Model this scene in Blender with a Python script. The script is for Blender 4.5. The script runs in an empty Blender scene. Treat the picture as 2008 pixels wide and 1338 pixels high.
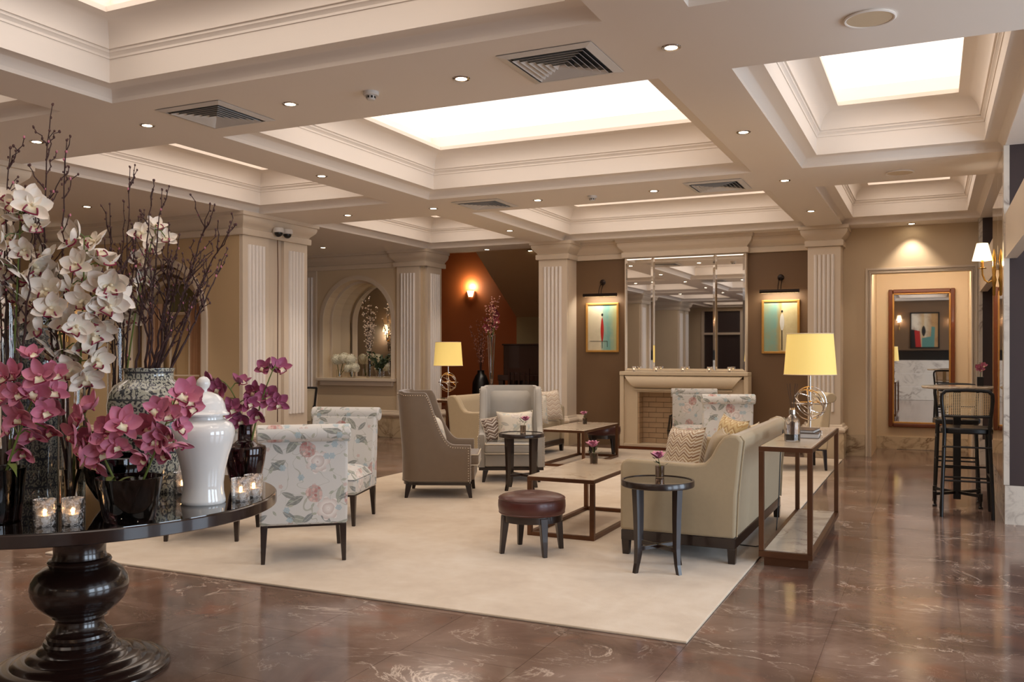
import bpy, math, random
from mathutils import Vector, Matrix, Euler

random.seed(7)
SC = bpy.context.scene
COL = SC.collection
PI = math.pi

# ------------------------------------------------------------------ camera
FPX, YAW, HOR, EYE = 1752.3, 0.43988, 693.6, 1.4      # focal length in pixels (2008 wide), heading, horizon row, eye height
cam_d = bpy.data.cameras.new('camera')
cam_d.sensor_width = 36.0
cam_d.lens = FPX / 2008 * 36
cam_d.shift_y = (HOR - 669) / 2008
cam_d.clip_start = 0.05
cam_d.clip_end = 100
cam = bpy.data.objects.new('camera', cam_d)
cam.location = (0, 0, EYE)
cam.rotation_euler = (PI / 2, 0, YAW)
COL.objects.link(cam)
SC.camera = cam

# ------------------------------------------------------------------ view, world, daylight
SC.view_settings.view_transform = 'Standard'
SC.view_settings.look = 'None'
SC.view_settings.gamma = 1
SC.view_settings.exposure = -0.38
SC.view_settings.use_curve_mapping = False
SC.render.film_transparent = False

wd = bpy.data.worlds.new('sky')
SC.world = wd
wd.use_nodes = True
wd.node_tree.nodes['Background'].inputs[0].default_value = (0.55, 0.68, 0.9, 1)
wd.node_tree.nodes['Background'].inputs[1].default_value = 1.0

def area(name, loc, rot, sx, sy, power, col):
    l = bpy.data.lights.new(name, 'AREA')
    l.shape = 'RECTANGLE'; l.size = sx; l.size_y = sy
    l.energy = power; l.color = col
    o = bpy.data.objects.new(name, l)
    o.location = loc; o.rotation_euler = rot
    COL.objects.link(o)
    return o
# daylight entering by the three street windows in the right-hand wall
for wy_ in (1.1, 3.7, 6.3):
    area('window_daylight', (4.32, wy_, 1.55), (0, PI / 2, 0), 2.3, 1.7, 130, (0.72, 0.85, 1.0))
WARM = (1.0, 0.85, 0.69)
PANEL_POWER = 1.85           # emission of the luminous coffer ceilings
SPOT_POWER = 42             # downlights

# ------------------------------------------------------------------ pixel helpers (2008 x 1338 frame)
CS, SN = math.cos(YAW), math.sin(YAW)
def on_z(u, v, z):
    d = (z - EYE) * FPX / (HOR - v); X = (u - 1004) / FPX * d
    return Vector((X * CS - d * SN, X * SN + d * CS, z))
def at_depth(u, v, d):
    X = (u - 1004) / FPX * d
    return Vector((X * CS - d * SN, X * SN + d * CS, EYE + (HOR - v) / FPX * d))
def depth_of(x, y):
    return -x * SN + y * CS
TOWARD = Vector((SN, -CS, 0))     # horizontal direction from the room back to the viewpoint

# ------------------------------------------------------------------ materials
def lin(h):
    h = h.lstrip('#'); r = []
    for i in (0, 2, 4):
        c = int(h[i:i + 2], 16) / 255
        r.append(c / 12.92 if c <= 0.04045 else ((c + 0.055) / 1.055) ** 2.4)
    return (r[0], r[1], r[2], 1)

class NT:
    def __init__(s, name):
        s.m = bpy.data.materials.new(name); s.m.use_nodes = True
        s.t = s.m.node_tree; s.n = s.t.nodes; s.b = s.n['Principled BSDF']
        s.out = s.n['Material Output']
    def add(s, typ, props=None, **ins):
        nd = s.n.new(typ)
        for k, v in (props or {}).items(): setattr(nd, k, v)
        for k, v in ins.items():
            key = int(k[1:]) if k[0] == 'i' and k[1:].isdigit() else k.replace('_', ' ')
            s.put(nd.inputs[key], v)
        return nd
    def put(s, sock, v):
        if hasattr(v, 'is_output') or isinstance(v, bpy.types.NodeSocket): s.t.links.new(v, sock)
        elif isinstance(v, bpy.types.Node): s.t.links.new(v.outputs[0], sock)
        else:
            if isinstance(v, (tuple, list)) and len(v) == 4 and sock.type == 'VECTOR': v = v[:3]
            sock.default_value = v
    def math(s, op, a, b=0.0, c=0.0, clamp=False):
        nd = s.n.new('ShaderNodeMath'); nd.operation = op; nd.use_clamp = clamp
        for i, v in enumerate((a, b, c)): s.put(nd.inputs[i], v)
        return nd.outputs[0]
    def mix(s, f, a, b, mode='MIX'):
        nd = s.n.new('ShaderNodeMix'); nd.data_type = 'RGBA'; nd.blend_type = mode
        s.put(nd.inputs[0], f); s.put(nd.inputs[6], a); s.put(nd.inputs[7], b)
        return nd.outputs[2]
    def ramp(s, f, stops, interp='LINEAR'):
        nd = s.n.new('ShaderNodeValToRGB'); s.put(nd.inputs[0], f)
        cr = nd.color_ramp; cr.interpolation = interp
        while len(cr.elements) < len(stops): cr.elements.new(0.5)
        for e, (p, c) in zip(cr.elements, stops):
            e.position = p; e.color = c if len(c) == 4 else (*c, 1)
        return nd.outputs[0]
    def coords(s, kind='Object'):
        return s.n.new('ShaderNodeTexCoord').outputs[kind]
    def noise(s, vec, scale, detail=4, rough=0.5, dist=0.0):
        nd = s.add('ShaderNodeTexNoise', None, Vector=vec, Scale=scale, Detail=detail, Roughness=rough, Distortion=dist)
        return nd.outputs[0]
    def bump(s, h, strength=0.2, dist=0.01):
        nd = s.add('ShaderNodeBump', None, Strength=strength, Distance=dist, Height=h)
        s.t.links.new(nd.outputs[0], s.b.inputs['Normal'])
    def set(s, **k):
        for kk, v in k.items(): s.put(s.b.inputs[kk.replace('_', ' ')], v)
        return s

def W(c): return lin(c) if isinstance(c, str) else c
def plain(name, col, rough=0.5, metal=0.0, var=0.08, scale=6.0, bump=0.0, bscale=200, coat=0.0, sheen=0.0, ior=1.5):
    """paint, cloth, lacquer or metal with a faint procedural unevenness of tone"""
    n = NT(name); c = W(col)
    co = n.coords()
    f = n.noise(co, scale, 5)
    d = tuple(x * (1 - var) for x in c[:3]) + (1,)
    l = tuple(min(1, x * (1 + var)) for x in c[:3]) + (1,)
    n.set(Base_Color=n.mix(f, d, l), Roughness=rough, Metallic=metal, IOR=ior)
    if coat: n.set(Coat_Weight=coat, Coat_Roughness=0.05)
    if sheen: n.set(Sheen_Weight=sheen, Sheen_Roughness=0.4)
    if bump: n.bump(n.noise(co, bscale, 2), bump, 0.002)
    return n.m
def glow(name, col, strength):
    n = NT(name); co = n.coords()
    f = n.noise(co, 3.0, 2)
    c = W(col); n.set(Base_Color=c, Emission_Color=c, Roughness=0.6)
    n.put(n.b.inputs['Emission Strength'], n.math('MULTIPLY_ADD', f, strength * 0.05, strength))
    return n.m
def glass(name, col=(1, 1, 1, 1), rough=0.0, ior=1.45):
    n = NT(name)
    f = n.noise(n.coords(), 8, 2)
    c = W(col)
    n.set(Base_Color=n.mix(f, c, tuple(x * 0.96 for x in c[:3]) + (1,)), Roughness=rough, Transmission_Weight=1.0, IOR=ior)
    return n.m

M = {}
M['ceiling'] = plain('ceiling_paint', '#efe4d8', 0.7, var=0.015, scale=1.5)
M['trim'] = plain('cream_trim_paint', '#dccbb6', 0.5, var=0.02)
M['reed_white'] = plain('white_reed_paint', '#f0e7de', 0.45, var=0.02)
M['wall'] = plain('beige_wall_paint', '#d8c3a4', 0.6, var=0.025, scale=2)
M['wall_tan'] = plain('tan_wall_paint', '#c9ad86', 0.6, var=0.03, scale=2)
M['taupe'] = plain('taupe_wall_paint', '#72573c', 0.55, var=0.04, scale=2)
M['rust'] = plain('rust_wall_paint', '#a0562b', 0.55, var=0.06, scale=2)
M['stair'] = plain('stair_underside_paint', '#cdae88', 0.6, var=0.04, scale=2)
M['dark_wall'] = plain('dark_plum_wall', '#3d2f2e', 0.5, var=0.05)
M['olive'] = plain('olive_wall_paint', '#b3a57e', 0.6, var=0.03)
M['wood'] = plain('espresso_wood', '#24150f', 0.28, var=0.25, scale=9, coat=0.3)
M['tablewood'] = plain('table_lacquered_wood', '#22130f', 0.22, var=0.2, scale=7, coat=0.5)
M['walnut'] = plain('mirror_frame_wood', '#6a3517', 0.3, var=0.25, scale=12, coat=0.3)
M['bronze'] = plain('bronze_metal', '#6b4a35', 0.32, 0.75, var=0.12, scale=14)
M['brass'] = plain('brass_metal', '#c79a4e', 0.22, 1.0, var=0.06)
M['chrome'] = plain('polished_nickel', '#c9c2bb', 0.12, 1.0, var=0.04)
M['gilt'] = plain('pale_gold_wood', '#c08f49', 0.35, 0.35, var=0.12, scale=20)
M['black'] = plain('black_satin', '#0d0b0b', 0.3, var=0.2)
M['darkmetal'] = plain('dark_bronze_metal', '#2b201b', 0.35, 0.6, var=0.1)
M['white'] = plain('white_plastic', '#dcd6cf', 0.4, var=0.02)
M['porcelain'] = plain('white_porcelain', '#e2e0dc', 0.06, var=0.015, coat=0.6)
M['wax'] = plain('candle_wax', '#efe6d8', 0.4, var=0.03)
M['leather'] = plain('oxblood_leather', '#4a201b', 0.33, var=0.2, scale=12, bump=0.15, bscale=260, coat=0.1)
M['sofa'] = plain('sand_linen', '#a89679', 0.85, var=0.05, scale=30, bump=0.25, bscale=420, sheen=0.3)
M['taupe_velvet'] = plain('taupe_velvet', '#75624f', 0.62, var=0.07, scale=14, bump=0.12, bscale=380, sheen=0.5)
M['grey_satin'] = plain('grey_satin_cloth', '#a29b91', 0.5, var=0.06, scale=14, bump=0.12, bscale=380, sheen=0.4)
M['cream_cloth'] = plain('cream_cotton', '#d9c7a6', 0.85, var=0.05, scale=25, bump=0.25, bscale=420, sheen=0.3)
M['piping'] = plain('pale_piping', '#cdbfa9', 0.7, var=0.05)
M['nail'] = plain('nickel_nailhead', '#d8cfc3', 0.2, 1.0, var=0.05)
M['stone'] = plain('fireplace_limestone', '#d8c4a6', 0.55, var=0.05, scale=5, bump=0.1, bscale=90)
M['brick'] = plain('fire_brick', '#b99c7c', 0.85, var=0.12, scale=11, bump=0.3, bscale=120)
M['mortar'] = plain('brick_mortar', '#4d3a2b', 0.9, var=0.1, bump=0.3, bscale=160)
M['branch'] = plain('dark_bark', '#3a1f1b', 0.7, var=0.3, scale=40, bump=0.3, bscale=200)
M['bud'] = plain('brown_pink_bud', '#4d2a25', 0.6, var=0.4, scale=90)
M['pinkbud'] = plain('pink_blossom_bud', '#c9788a', 0.6, var=0.25, scale=90)
M['stem'] = plain('green_flower_stem', '#5d6b2b', 0.5, var=0.2, scale=30)
M['leaf'] = plain('dark_green_leaf', '#38462c', 0.5, var=0.3, scale=30)
M['lip_white'] = plain('orchid_lip_white', '#e9d9b8', 0.5, var=0.1)
M['lip_edge'] = plain('orchid_lip_magenta', '#8a2440', 0.5, var=0.2, scale=60)
M['hydrangea'] = plain('white_hydrangea_petal', '#e9e4cf', 0.6, var=0.07, scale=40)
M['bulb'] = glow('lamp_bulb', '#ffd9a0', 30)
M['flame'] = glow('candle_flame', '#ffc98a', 30)
M['down'] = glow('downlight_lens', '#ffeccb', 22)
M['panel'] = glow('luminous_ceiling_panel', '#fff5ec', PANEL_POWER)
M['sconce_shade'] = glow('lit_sconce_shade', '#ffdfae', 3.2)
M['uplight'] = glow('lit_glass_uplight', '#ffe2a8', 5)
M['glass'] = glass('clear_glass', '#fbf8f4')
M['smoke'] = glass('smoked_plum_glass', '#6b4a50', 0.02)
M['smoke_dark'] = glass('dark_smoked_glass', '#2f2226', 0.02)
M['soil'] = plain('dark_vase_liner', '#15100f', 0.5, var=0.2)
M['rattan'] = plain('rattan_cane', '#c5a578', 0.6, var=0.12, scale=60)

def petal_mat(name, base, tip, edge):
    n = NT(name); co = n.coords('Object')
    f = n.noise(co, 22, 4)
    sep = n.add('ShaderNodeSeparateXYZ', None, Vector=co)
    r = n.math('MULTIPLY', n.add('ShaderNodeVectorMath', {'operation': 'LENGTH'}, i0=co).outputs[1], 26, clamp=True)
    c = n.mix(r, W(base), W(tip))
    n.set(Base_Color=n.mix(n.math('MULTIPLY', f, 0.55), c, W(edge)), Roughness=0.5,
          Subsurface_Weight=0.15, Subsurface_Radius=(0.02, 0.01, 0.008), Sheen_Weight=0.3)
    return n.m
M['petal_white'] = petal_mat('white_orchid_petal', '#efe6cf', '#f4e9dc', '#dccbb8')
M['petal_pink'] = petal_mat('pink_orchid_petal', '#c25f78', '#d5829a', '#a8506c')
M['petal_red'] = petal_mat('red_orchid_petal', '#7c2430', '#94363f', '#5f1c26')
M['palebud'] = plain('pale_pink_blossom', '#efd9c4', 0.7, var=0.15, scale=50)
M['petal_magenta'] = petal_mat('magenta_orchid_petal', '#a24368', '#b45a7e', '#853458')

def marble_floor():
    n = NT('brown_marble'); co = n.coords('Object')
    oi = n.n.new('ShaderNodeObjectInfo')
    off = n.add('ShaderNodeVectorMath', {'operation': 'ADD'}, i0=co, i1=oi.outputs['Location'])
    vec = n.add('ShaderNodeMapping', None, Vector=off, Rotation=(0, 0, 0.5), Scale=(1, 1.35, 1))
    big = n.noise(vec, 1.3, 6, 0.6, 0.6)
    fine = n.noise(vec, 7, 8, 0.65, 0.4)
    base = n.ramp(big, [(0.28, lin('#4a3a33')), (0.44, lin('#70594d')), (0.57, lin('#8a7164')), (0.72, lin('#a38a7b'))])
    base = n.mix(n.math('MULTIPLY', fine, 0.5), base, lin('#5c4842'))
    red = n.math('SUBTRACT', n.noise(vec, 2.4, 3), 0.56); red = n.math('MULTIPLY', red, 6, clamp=True)
    base = n.mix(n.math('MULTIPLY', red, 0.55), base, lin('#8d5a43'))
    v1 = n.math('ABSOLUTE', n.math('SUBTRACT', n.noise(vec, 1.9, 7, 0.62, 1.1), 0.5))
    vein = n.ramp(v1, [(0.0, (0.95, 0.95, 0.95)), (0.005, (0.5, 0.5, 0.5)), (0.014, (0, 0, 0))])
    mask = n.math('MULTIPLY', n.math('SUBTRACT', n.noise(vec, 2.2, 2), 0.45), 5, clamp=True)
    v2 = n.math('ABSOLUTE', n.math('SUBTRACT', n.noise(vec, 5.5, 6, 0.6, 1.6), 0.5))
    vein2 = n.ramp(v2, [(0.0, (0.55, 0.55, 0.55)), (0.008, (0, 0, 0))])
    mask2 = n.math('MULTIPLY', n.math('SUBTRACT', n.noise(vec, 3.1, 2), 0.52), 6, clamp=True)
    base = n.mix(n.math('MULTIPLY', vein, mask), base, lin('#cdbbac'))
    base = n.mix(n.math('MULTIPLY', vein2, mask2), base, lin('#bda897'))
    n.set(Base_Color=base, Roughness=0.11, IOR=1.55)
    return n.m
M['floor'] = marble_floor()

def white_marble(name, base='#ddd2c4', vein='#8d7f76', scale=2.0, rough=0.15):
    n = NT(name); co = n.coords('Object')
    big = n.noise(co, scale, 5, 0.55, 0.5)
    v = n.math('ABSOLUTE', n.math('SUBTRACT', n.noise(co, scale * 1.1, 6, 0.6, 1.3), 0.5))
    vm = n.ramp(v, [(0.0, (1, 1, 1)), (0.025, (0.35, 0.35, 0.35)), (0.07, (0, 0, 0))])
    mk = n.math('MULTIPLY', n.math('SUBTRACT', n.noise(co, scale * 0.9, 2), 0.4), 4, clamp=True)
    b = n.mix(big, W(base), tuple(x * 0.85 for x in W(base)[:3]) + (1,))
    n.set(Base_Color=n.mix(n.math('MULTIPLY', vm, mk), b, W(vein)), Roughness=rough)
    return n.m
M['marble'] = white_marble('white_veined_marble')
M['marble_top'] = white_marble('cream_marble_top', '#dccbb4', '#a58d76', 3.5, 0.12)
M['marble_plinth'] = white_marble('plinth_marble', '#d6c2a3', '#7d6248', 1.6, 0.2)

def rug_mat():
    n = NT('cream_wool_rug'); co = n.coords('Object')
    a = n.noise(co, 1.6, 5, 0.6, 0.8); b = n.noise(co, 9, 4, 0.6)
    f = n.math('ADD', n.math('MULTIPLY', a, 0.7), n.math('MULTIPLY', b, 0.3))
    n.set(Base_Color=n.ramp(f, [(0.3, lin('#c3ad93')), (0.5, lin('#d3c0a8')), (0.7, lin('#dfd0bc'))]), Roughness=0.95, Sheen_Weight=0.4)
    n.bump(n.noise(co, 420, 2), 0.5, 0.004)
    return n.m
M['rug'] = rug_mat()

def mirror_mat():
    n = NT('silvered_mirror')
    f = n.noise(n.coords(), 2, 2)
    n.set(Base_Color=n.mix(f, (0.86, 0.84, 0.81, 1), (0.88, 0.86, 0.83, 1)), Metallic=1.0, Roughness=0.015)
    return n.m
M['mirror'] = mirror_mat()

def chevron(name, cols, scale=14.0, zig=9.0, amp=0.5, rough=0.75):
    n = NT(name); uv = n.n.new('ShaderNodeUVMap')
    sp = n.add('ShaderNodeSeparateXYZ', None, Vector=uv.outputs[0])
    nz = n.math('MULTIPLY', n.noise(uv.outputs[0], 40, 3), 0.12)
    zz = n.math('PINGPONG', n.math('MULTIPLY', sp.outputs[0], zig), 0.5)
    t = n.math('FRACT', n.math('ADD', n.math('ADD', n.math('MULTIPLY', sp.outputs[1], scale), n.math('MULTIPLY', zz, amp * 2)), nz))
    k = len(cols); st = []
    for i, c in enumerate(cols): st.append((i / k, lin(c)))
    n.set(Base_Color=n.ramp(t, st, 'CONSTANT'), Roughness=rough, Sheen_Weight=0.3)
    n.bump(n.noise(uv.outputs[0], 300, 2), 0.2, 0.002)
    return n.m
M['chevron'] = chevron('cream_brown_chevron', ['#d9c9ae', '#8d6a4c', '#d9cdb9', '#b09070', '#e4d9c4', '#a98a66'])
M['chevron_dark'] = chevron('grey_brown_chevron', ['#cfc5b8', '#6d5444', '#b9ab9c', '#5a4438', '#8b7562'])
M['chevron_gold'] = chevron('gold_chevron', ['#dcc48f', '#c8a56a', '#e3d2a6', '#b58f58', '#d5bd88'], 12)
M['chevron_pale'] = chevron('pale_pink_chevron', ['#d9c7ae', '#c4a994', '#ded0bb', '#cdb7a2', '#e4d8c6'], 16)

def floral(name, base='#cac6c0', strength=1.0):
    """printed cotton: sprays of leaves, pale roses, pink clusters and blue berries on a light ground (flat print, UV in metres)"""
    n = NT(name); uvn = n.n.new('ShaderNodeUVMap').outputs[0]
    wob = n.noise(uvn, 9, 3)
    col = W(base)
    def cell(scale, shift, rnd=1.0):
        v = n.add('ShaderNodeMapping', None, Vector=uvn, Location=(shift, shift * 0.7, 0))
        vo = n.add('ShaderNodeTexVoronoi', {'voronoi_dimensions': '2D'}, Vector=v, Scale=scale, Randomness=rnd)
        loc = n.add('ShaderNodeVectorMath', {'operation': 'SUBTRACT'}, i0=v, i1=vo.outputs['Position'])
        cs = n.add('ShaderNodeSeparateXYZ', None, Vector=vo.outputs['Color'])
        return loc, cs
    def leaf(scale, shift, L, Wd, cA, cB, keep, c):
        loc, cs = cell(scale, shift)
        ang = n.math('MULTIPLY', cs.outputs[0], 6.283)
        r = n.add('ShaderNodeVectorRotate', {'rotation_type': 'Z_AXIS'}, Vector=loc, Angle=ang)
        s = n.add('ShaderNodeSeparateXYZ', None, Vector=r)
        x = n.math('DIVIDE', s.outputs[0], L)
        y = n.math('DIVIDE', s.outputs[1], Wd)
        wd_ = n.math('SUBTRACT', 1.0, n.math('MULTIPLY', x, x))
        inside = n.math('LESS_THAN', n.math('ABSOLUTE', y), n.math('ADD', wd_, n.math('MULTIPLY', n.math('SUBTRACT', wob, 0.5), 0.5)))
        on = n.math('MULTIPLY', inside, n.math('LESS_THAN', cs.outputs[1], keep))
        vein = n.math('LESS_THAN', n.math('ABSOLUTE', y), 0.12)
        lc = n.mix(cs.outputs[2], W(cA), W(cB))
        lc = n.mix(n.math('MULTIPLY', vein, 0.35), lc, lin('#d8d4c0'))
        lc = n.mix(n.math('MULTIPLY', n.noise(uvn, 60, 3), 0.5), lc, col)
        return n.mix(n.math('MULTIPLY', on, 0.88 * strength), c, lc)
    def bloom(scale, shift, R, pet, cA, cB, keep, c, dens=0.9):
        loc, cs = cell(scale, shift, 0.8)
        s = n.add('ShaderNodeSeparateXYZ', None, Vector=loc)
        a = n.math('ARCTAN2', s.outputs[1], s.outputs[0])
        rr = n.math('DIVIDE', n.add('ShaderNodeVectorMath', {'operation': 'LENGTH'}, i0=loc).outputs[1], R)
        edge = n.math('MULTIPLY_ADD', n.math('COSINE', n.math('MULTIPLY', a, pet)), 0.13, 0.85)
        on = n.math('MULTIPLY', n.math('LESS_THAN', rr, edge), n.math('LESS_THAN', cs.outputs[1], keep))
        swirl = n.math('FRACT', n.math('ADD', n.math('MULTIPLY', rr, 2.6), n.math('MULTIPLY', wob, 1.4)))
        bc = n.mix(swirl, W(cA), W(cB))
        return n.mix(n.math('MULTIPLY', on, dens * strength), c, bc)
    # thin stems
    st = n.math('ABSOLUTE', n.math('SUBTRACT', n.noise(uvn, 5, 2, 0.5, 0.6), 0.5))
    c = n.mix(n.math('MULTIPLY', n.math('LESS_THAN', st, 0.006), 0.5 * strength), col, lin('#8b8a72'))
    c = leaf(4.6, 0.37, 0.066, 0.026, '#464c42', '#7d8470', 0.8, c)
    c = leaf(6.5, 3.11, 0.05, 0.018, '#585d50', '#4a575b', 0.7, c)
    c = leaf(13, 7.7, 0.02, 0.008, '#7f8a76', '#9c9a80', 0.45, c)
    c = bloom(3.6, 1.9, 0.085, 7, '#e2dad3', '#c4b2aa', 0.40, c)
    # clusters of tiny pink florets
    locb, csb = cell(3.4, 5.3, 0.8)
    rb = n.math('ADD', n.add('ShaderNodeVectorMath', {'operation': 'LENGTH'}, i0=locb).outputs[1], n.math('MULTIPLY', n.math('SUBTRACT', wob, 0.5), 0.05))
    inb = n.math('MULTIPLY', n.math('LESS_THAN', rb, 0.055), n.math('LESS_THAN', csb.outputs[1], 0.42))
    locs, css = cell(46, 8.1, 0.7)
    rs = n.add('ShaderNodeVectorMath', {'operation': 'LENGTH'}, i0=locs).outputs[1]
    ins = n.math('LESS_THAN', rs, 0.0105)
    c = n.mix(n.math('MULTIPLY', inb, 0.55 * strength), c, lin('#9a7a70'))
    c = n.mix(n.math('MULTIPLY', n.math('MULTIPLY', inb, ins), 0.9 * strength), c, n.mix(css.outputs[0], lin('#a8706a'), lin('#d6bab0')))
    c = bloom(20, 2.2, 0.016, 5, '#b0857c', '#cfb3a8', 0.07, c, 0.6)
    c = bloom(14, 9.4, 0.024, 6, '#8ba0a8', '#b3c0c3', 0.16, c, 0.8)
    n.set(Base_Color=c, Roughness=0.8, Sheen_Weight=0.2)
    n.bump(n.noise(uvn, 500, 2), 0.15, 0.002)
    return n.m
M['floral'] = floral('floral_printed_cotton')
M['floral_pillow'] = floral('floral_cushion_print', '#d8cdbb', 0.6)

def porcelain_print(name, bg, ink, scale, dens):
    n = NT(name); co = n.coords('Object')
    sp = n.add('ShaderNodeSeparateXYZ', None, Vector=co)
    ang = n.math('ARCTAN2', sp.outputs[1], sp.outputs[0])
    v = n.add('ShaderNodeCombineXYZ', None, X=n.math('MULTIPLY', ang, 0.17), Y=sp.outputs[2])
    vo = n.add('ShaderNodeTexVoronoi', {'voronoi_dimensions': '2D'}, Vector=v, Scale=scale)
    ring = n.math('ABSOLUTE', n.math('SUBTRACT', n.math('FRACT', n.math('MULTIPLY', vo.outputs[0], 2.3)), 0.5))
    curl = n.noise(v, scale * 1.4, 3, 0.5, 2.2)
    f = n.math('ADD', n.math('MULTIPLY', ring, 0.6), n.math('MULTIPLY', curl, 0.8))
    ink1 = n.math('GREATER_THAN', f, dens)
    # horizontal bands: border lines at regular heights
    zb = n.math('FRACT', n.math('MULTIPLY', sp.outputs[2], 8.2))
    line = n.math('LESS_THAN', n.math('ABSOLUTE', n.math('SUBTRACT', zb, 0.5)), 0.035)
    band = n.math('LESS_THAN', zb, 0.26)
    vo2 = n.add('ShaderNodeTexVoronoi', {'voronoi_dimensions': '2D'}, Vector=v, Scale=scale * 1.7, Randomness=0.6)
    scroll = n.math('GREATER_THAN', n.math('ABSOLUTE', n.math('SUBTRACT', n.math('FRACT', n.math('ADD', n.math('MULTIPLY', vo2.outputs[0], 1.8), n.math('MULTIPLY', curl, 1.2))), 0.5)), 0.27)
    pat = n.math('ADD', n.math('MULTIPLY', band, scroll), n.math('MULTIPLY', n.math('SUBTRACT', 1.0, band), ink1), clamp=True)
    pat = n.math('MAXIMUM', pat, line)
    inkc = n.mix(n.noise(co, 14, 3), W(ink), lin('#3c414c'))
    n.set(Base_Color=n.mix(n.math('MULTIPLY', pat, 0.93), W(bg), inkc), Roughness=0.08, Coat_Weight=0.5)
    return n.m
M['blue_jar'] = porcelain_print('blue_and_white_porcelain', '#b3b1a0', '#14151d', 22, 0.57)
M['dark_jar'] = porcelain_print('dark_scroll_porcelain', '#77756a', '#0f0f14', 30, 0.52)

def shade_mat(name, col, strength):
    n = NT(name); co = n.coords('Object')
    wv = n.add('ShaderNodeTexWave', {'bands_direction': 'X'}, Vector=co, Scale=26, Distortion=1.5)
    c = n.mix(n.math('MULTIPLY', wv.outputs[1], 0.25), W(col), lin('#d8b766'))
    n.set(Base_Color=c, Roughness=0.8, Emission_Color=c, Transmission_Weight=0.0, Subsurface_Weight=0.0)
    n.put(n.b.inputs['Emission Strength'], strength)
    return n.m
M['shade'] = shade_mat('lit_yellow_lampshade', '#f1d27c', 0.62)

def canvas_mat(name, stops, extra):
    """abstract painted canvas: broad vertical bands of colour with brushed streaks"""
    n = NT(name); co = n.coords('Object')
    sp = n.add('ShaderNodeSeparateXYZ', None, Vector=co)
    mp = n.add('ShaderNodeMapping', None, Vector=co, Scale=(14, 14, 2.5))
    st = n.noise(mp, 1.0, 5, 0.6, 0.5)
    f = n.math('ADD', n.math('MULTIPLY_ADD', sp.outputs[0], 1.9, 0.36), n.math('MULTIPLY', st, 0.28))
    c = n.ramp(f, [(p, lin(h)) for p, h in stops])
    b = n.noise(co, 5, 4)
    c = n.mix(n.math('MULTIPLY', n.math('SUBTRACT', b, 0.5), 2.4, clamp=True), c, lin(extra))
    n.set(Base_Color=c, Roughness=0.6)
    n.bump(st, 0.2, 0.003)
    return n.m
M['canvas_a'] = canvas_mat('canvas_beige_to_teal', [(0.1, '#c9bda2'), (0.45, '#d9cdb2'), (0.52, '#8fae9f'), (0.7, '#6f9f97'), (0.9, '#a8a878')], '#b9b08c')
M['canvas_b'] = canvas_mat('canvas_teal_to_cream', [(0.1, '#8fa58c'), (0.35, '#7aa79b'), (0.48, '#b59a5f'), (0.56, '#d6c79c'), (0.9, '#c9b98c')], '#a8945c')
M['canvas_c'] = canvas_mat('canvas_ochre_and_cream', [(0.1, '#b78f5c'), (0.45, '#d8c8ac'), (0.6, '#c9a878'), (0.9, '#e2d8c4')], '#8a5a38')
M['paint_red'] = plain('red_oil_paint', '#b3231d', 0.5, var=0.15, scale=30)
M['paint_white'] = plain('white_oil_paint', '#dedbd2', 0.5, var=0.08, scale=30)
M['paint_black'] = plain('black_oil_paint', '#14110f', 0.5, var=0.2, scale=30)
M['paint_teal'] = plain('teal_oil_paint', '#5d8c82', 0.5, var=0.15, scale=30)
M['curtain'] = plain('rose_beige_curtain', '#c39a78', 0.8, var=0.08, scale=18)
M['blind'] = plain('olive_screen_cloth', '#6f6a45', 0.7, var=0.06)
M['pages'] = plain('book_page_edges', '#b9b2ab', 0.7, var=0.1, scale=60)
M['cover'] = plain('dark_book_cover', '#57493f', 0.35, var=0.15, scale=20)
M['diffuser_oil'] = plain('dark_diffuser_oil', '#1c0d0d', 0.1, var=0.1)
M['piano'] = plain('dark_mahogany', '#2a110d', 0.25, var=0.3, scale=9, coat=0.4)
M['reed'] = plain('dark_reed', '#3b2a22', 0.7, var=0.2)
M['cord'] = plain('black_cord', '#120e0d', 0.5, var=0.1)

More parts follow.
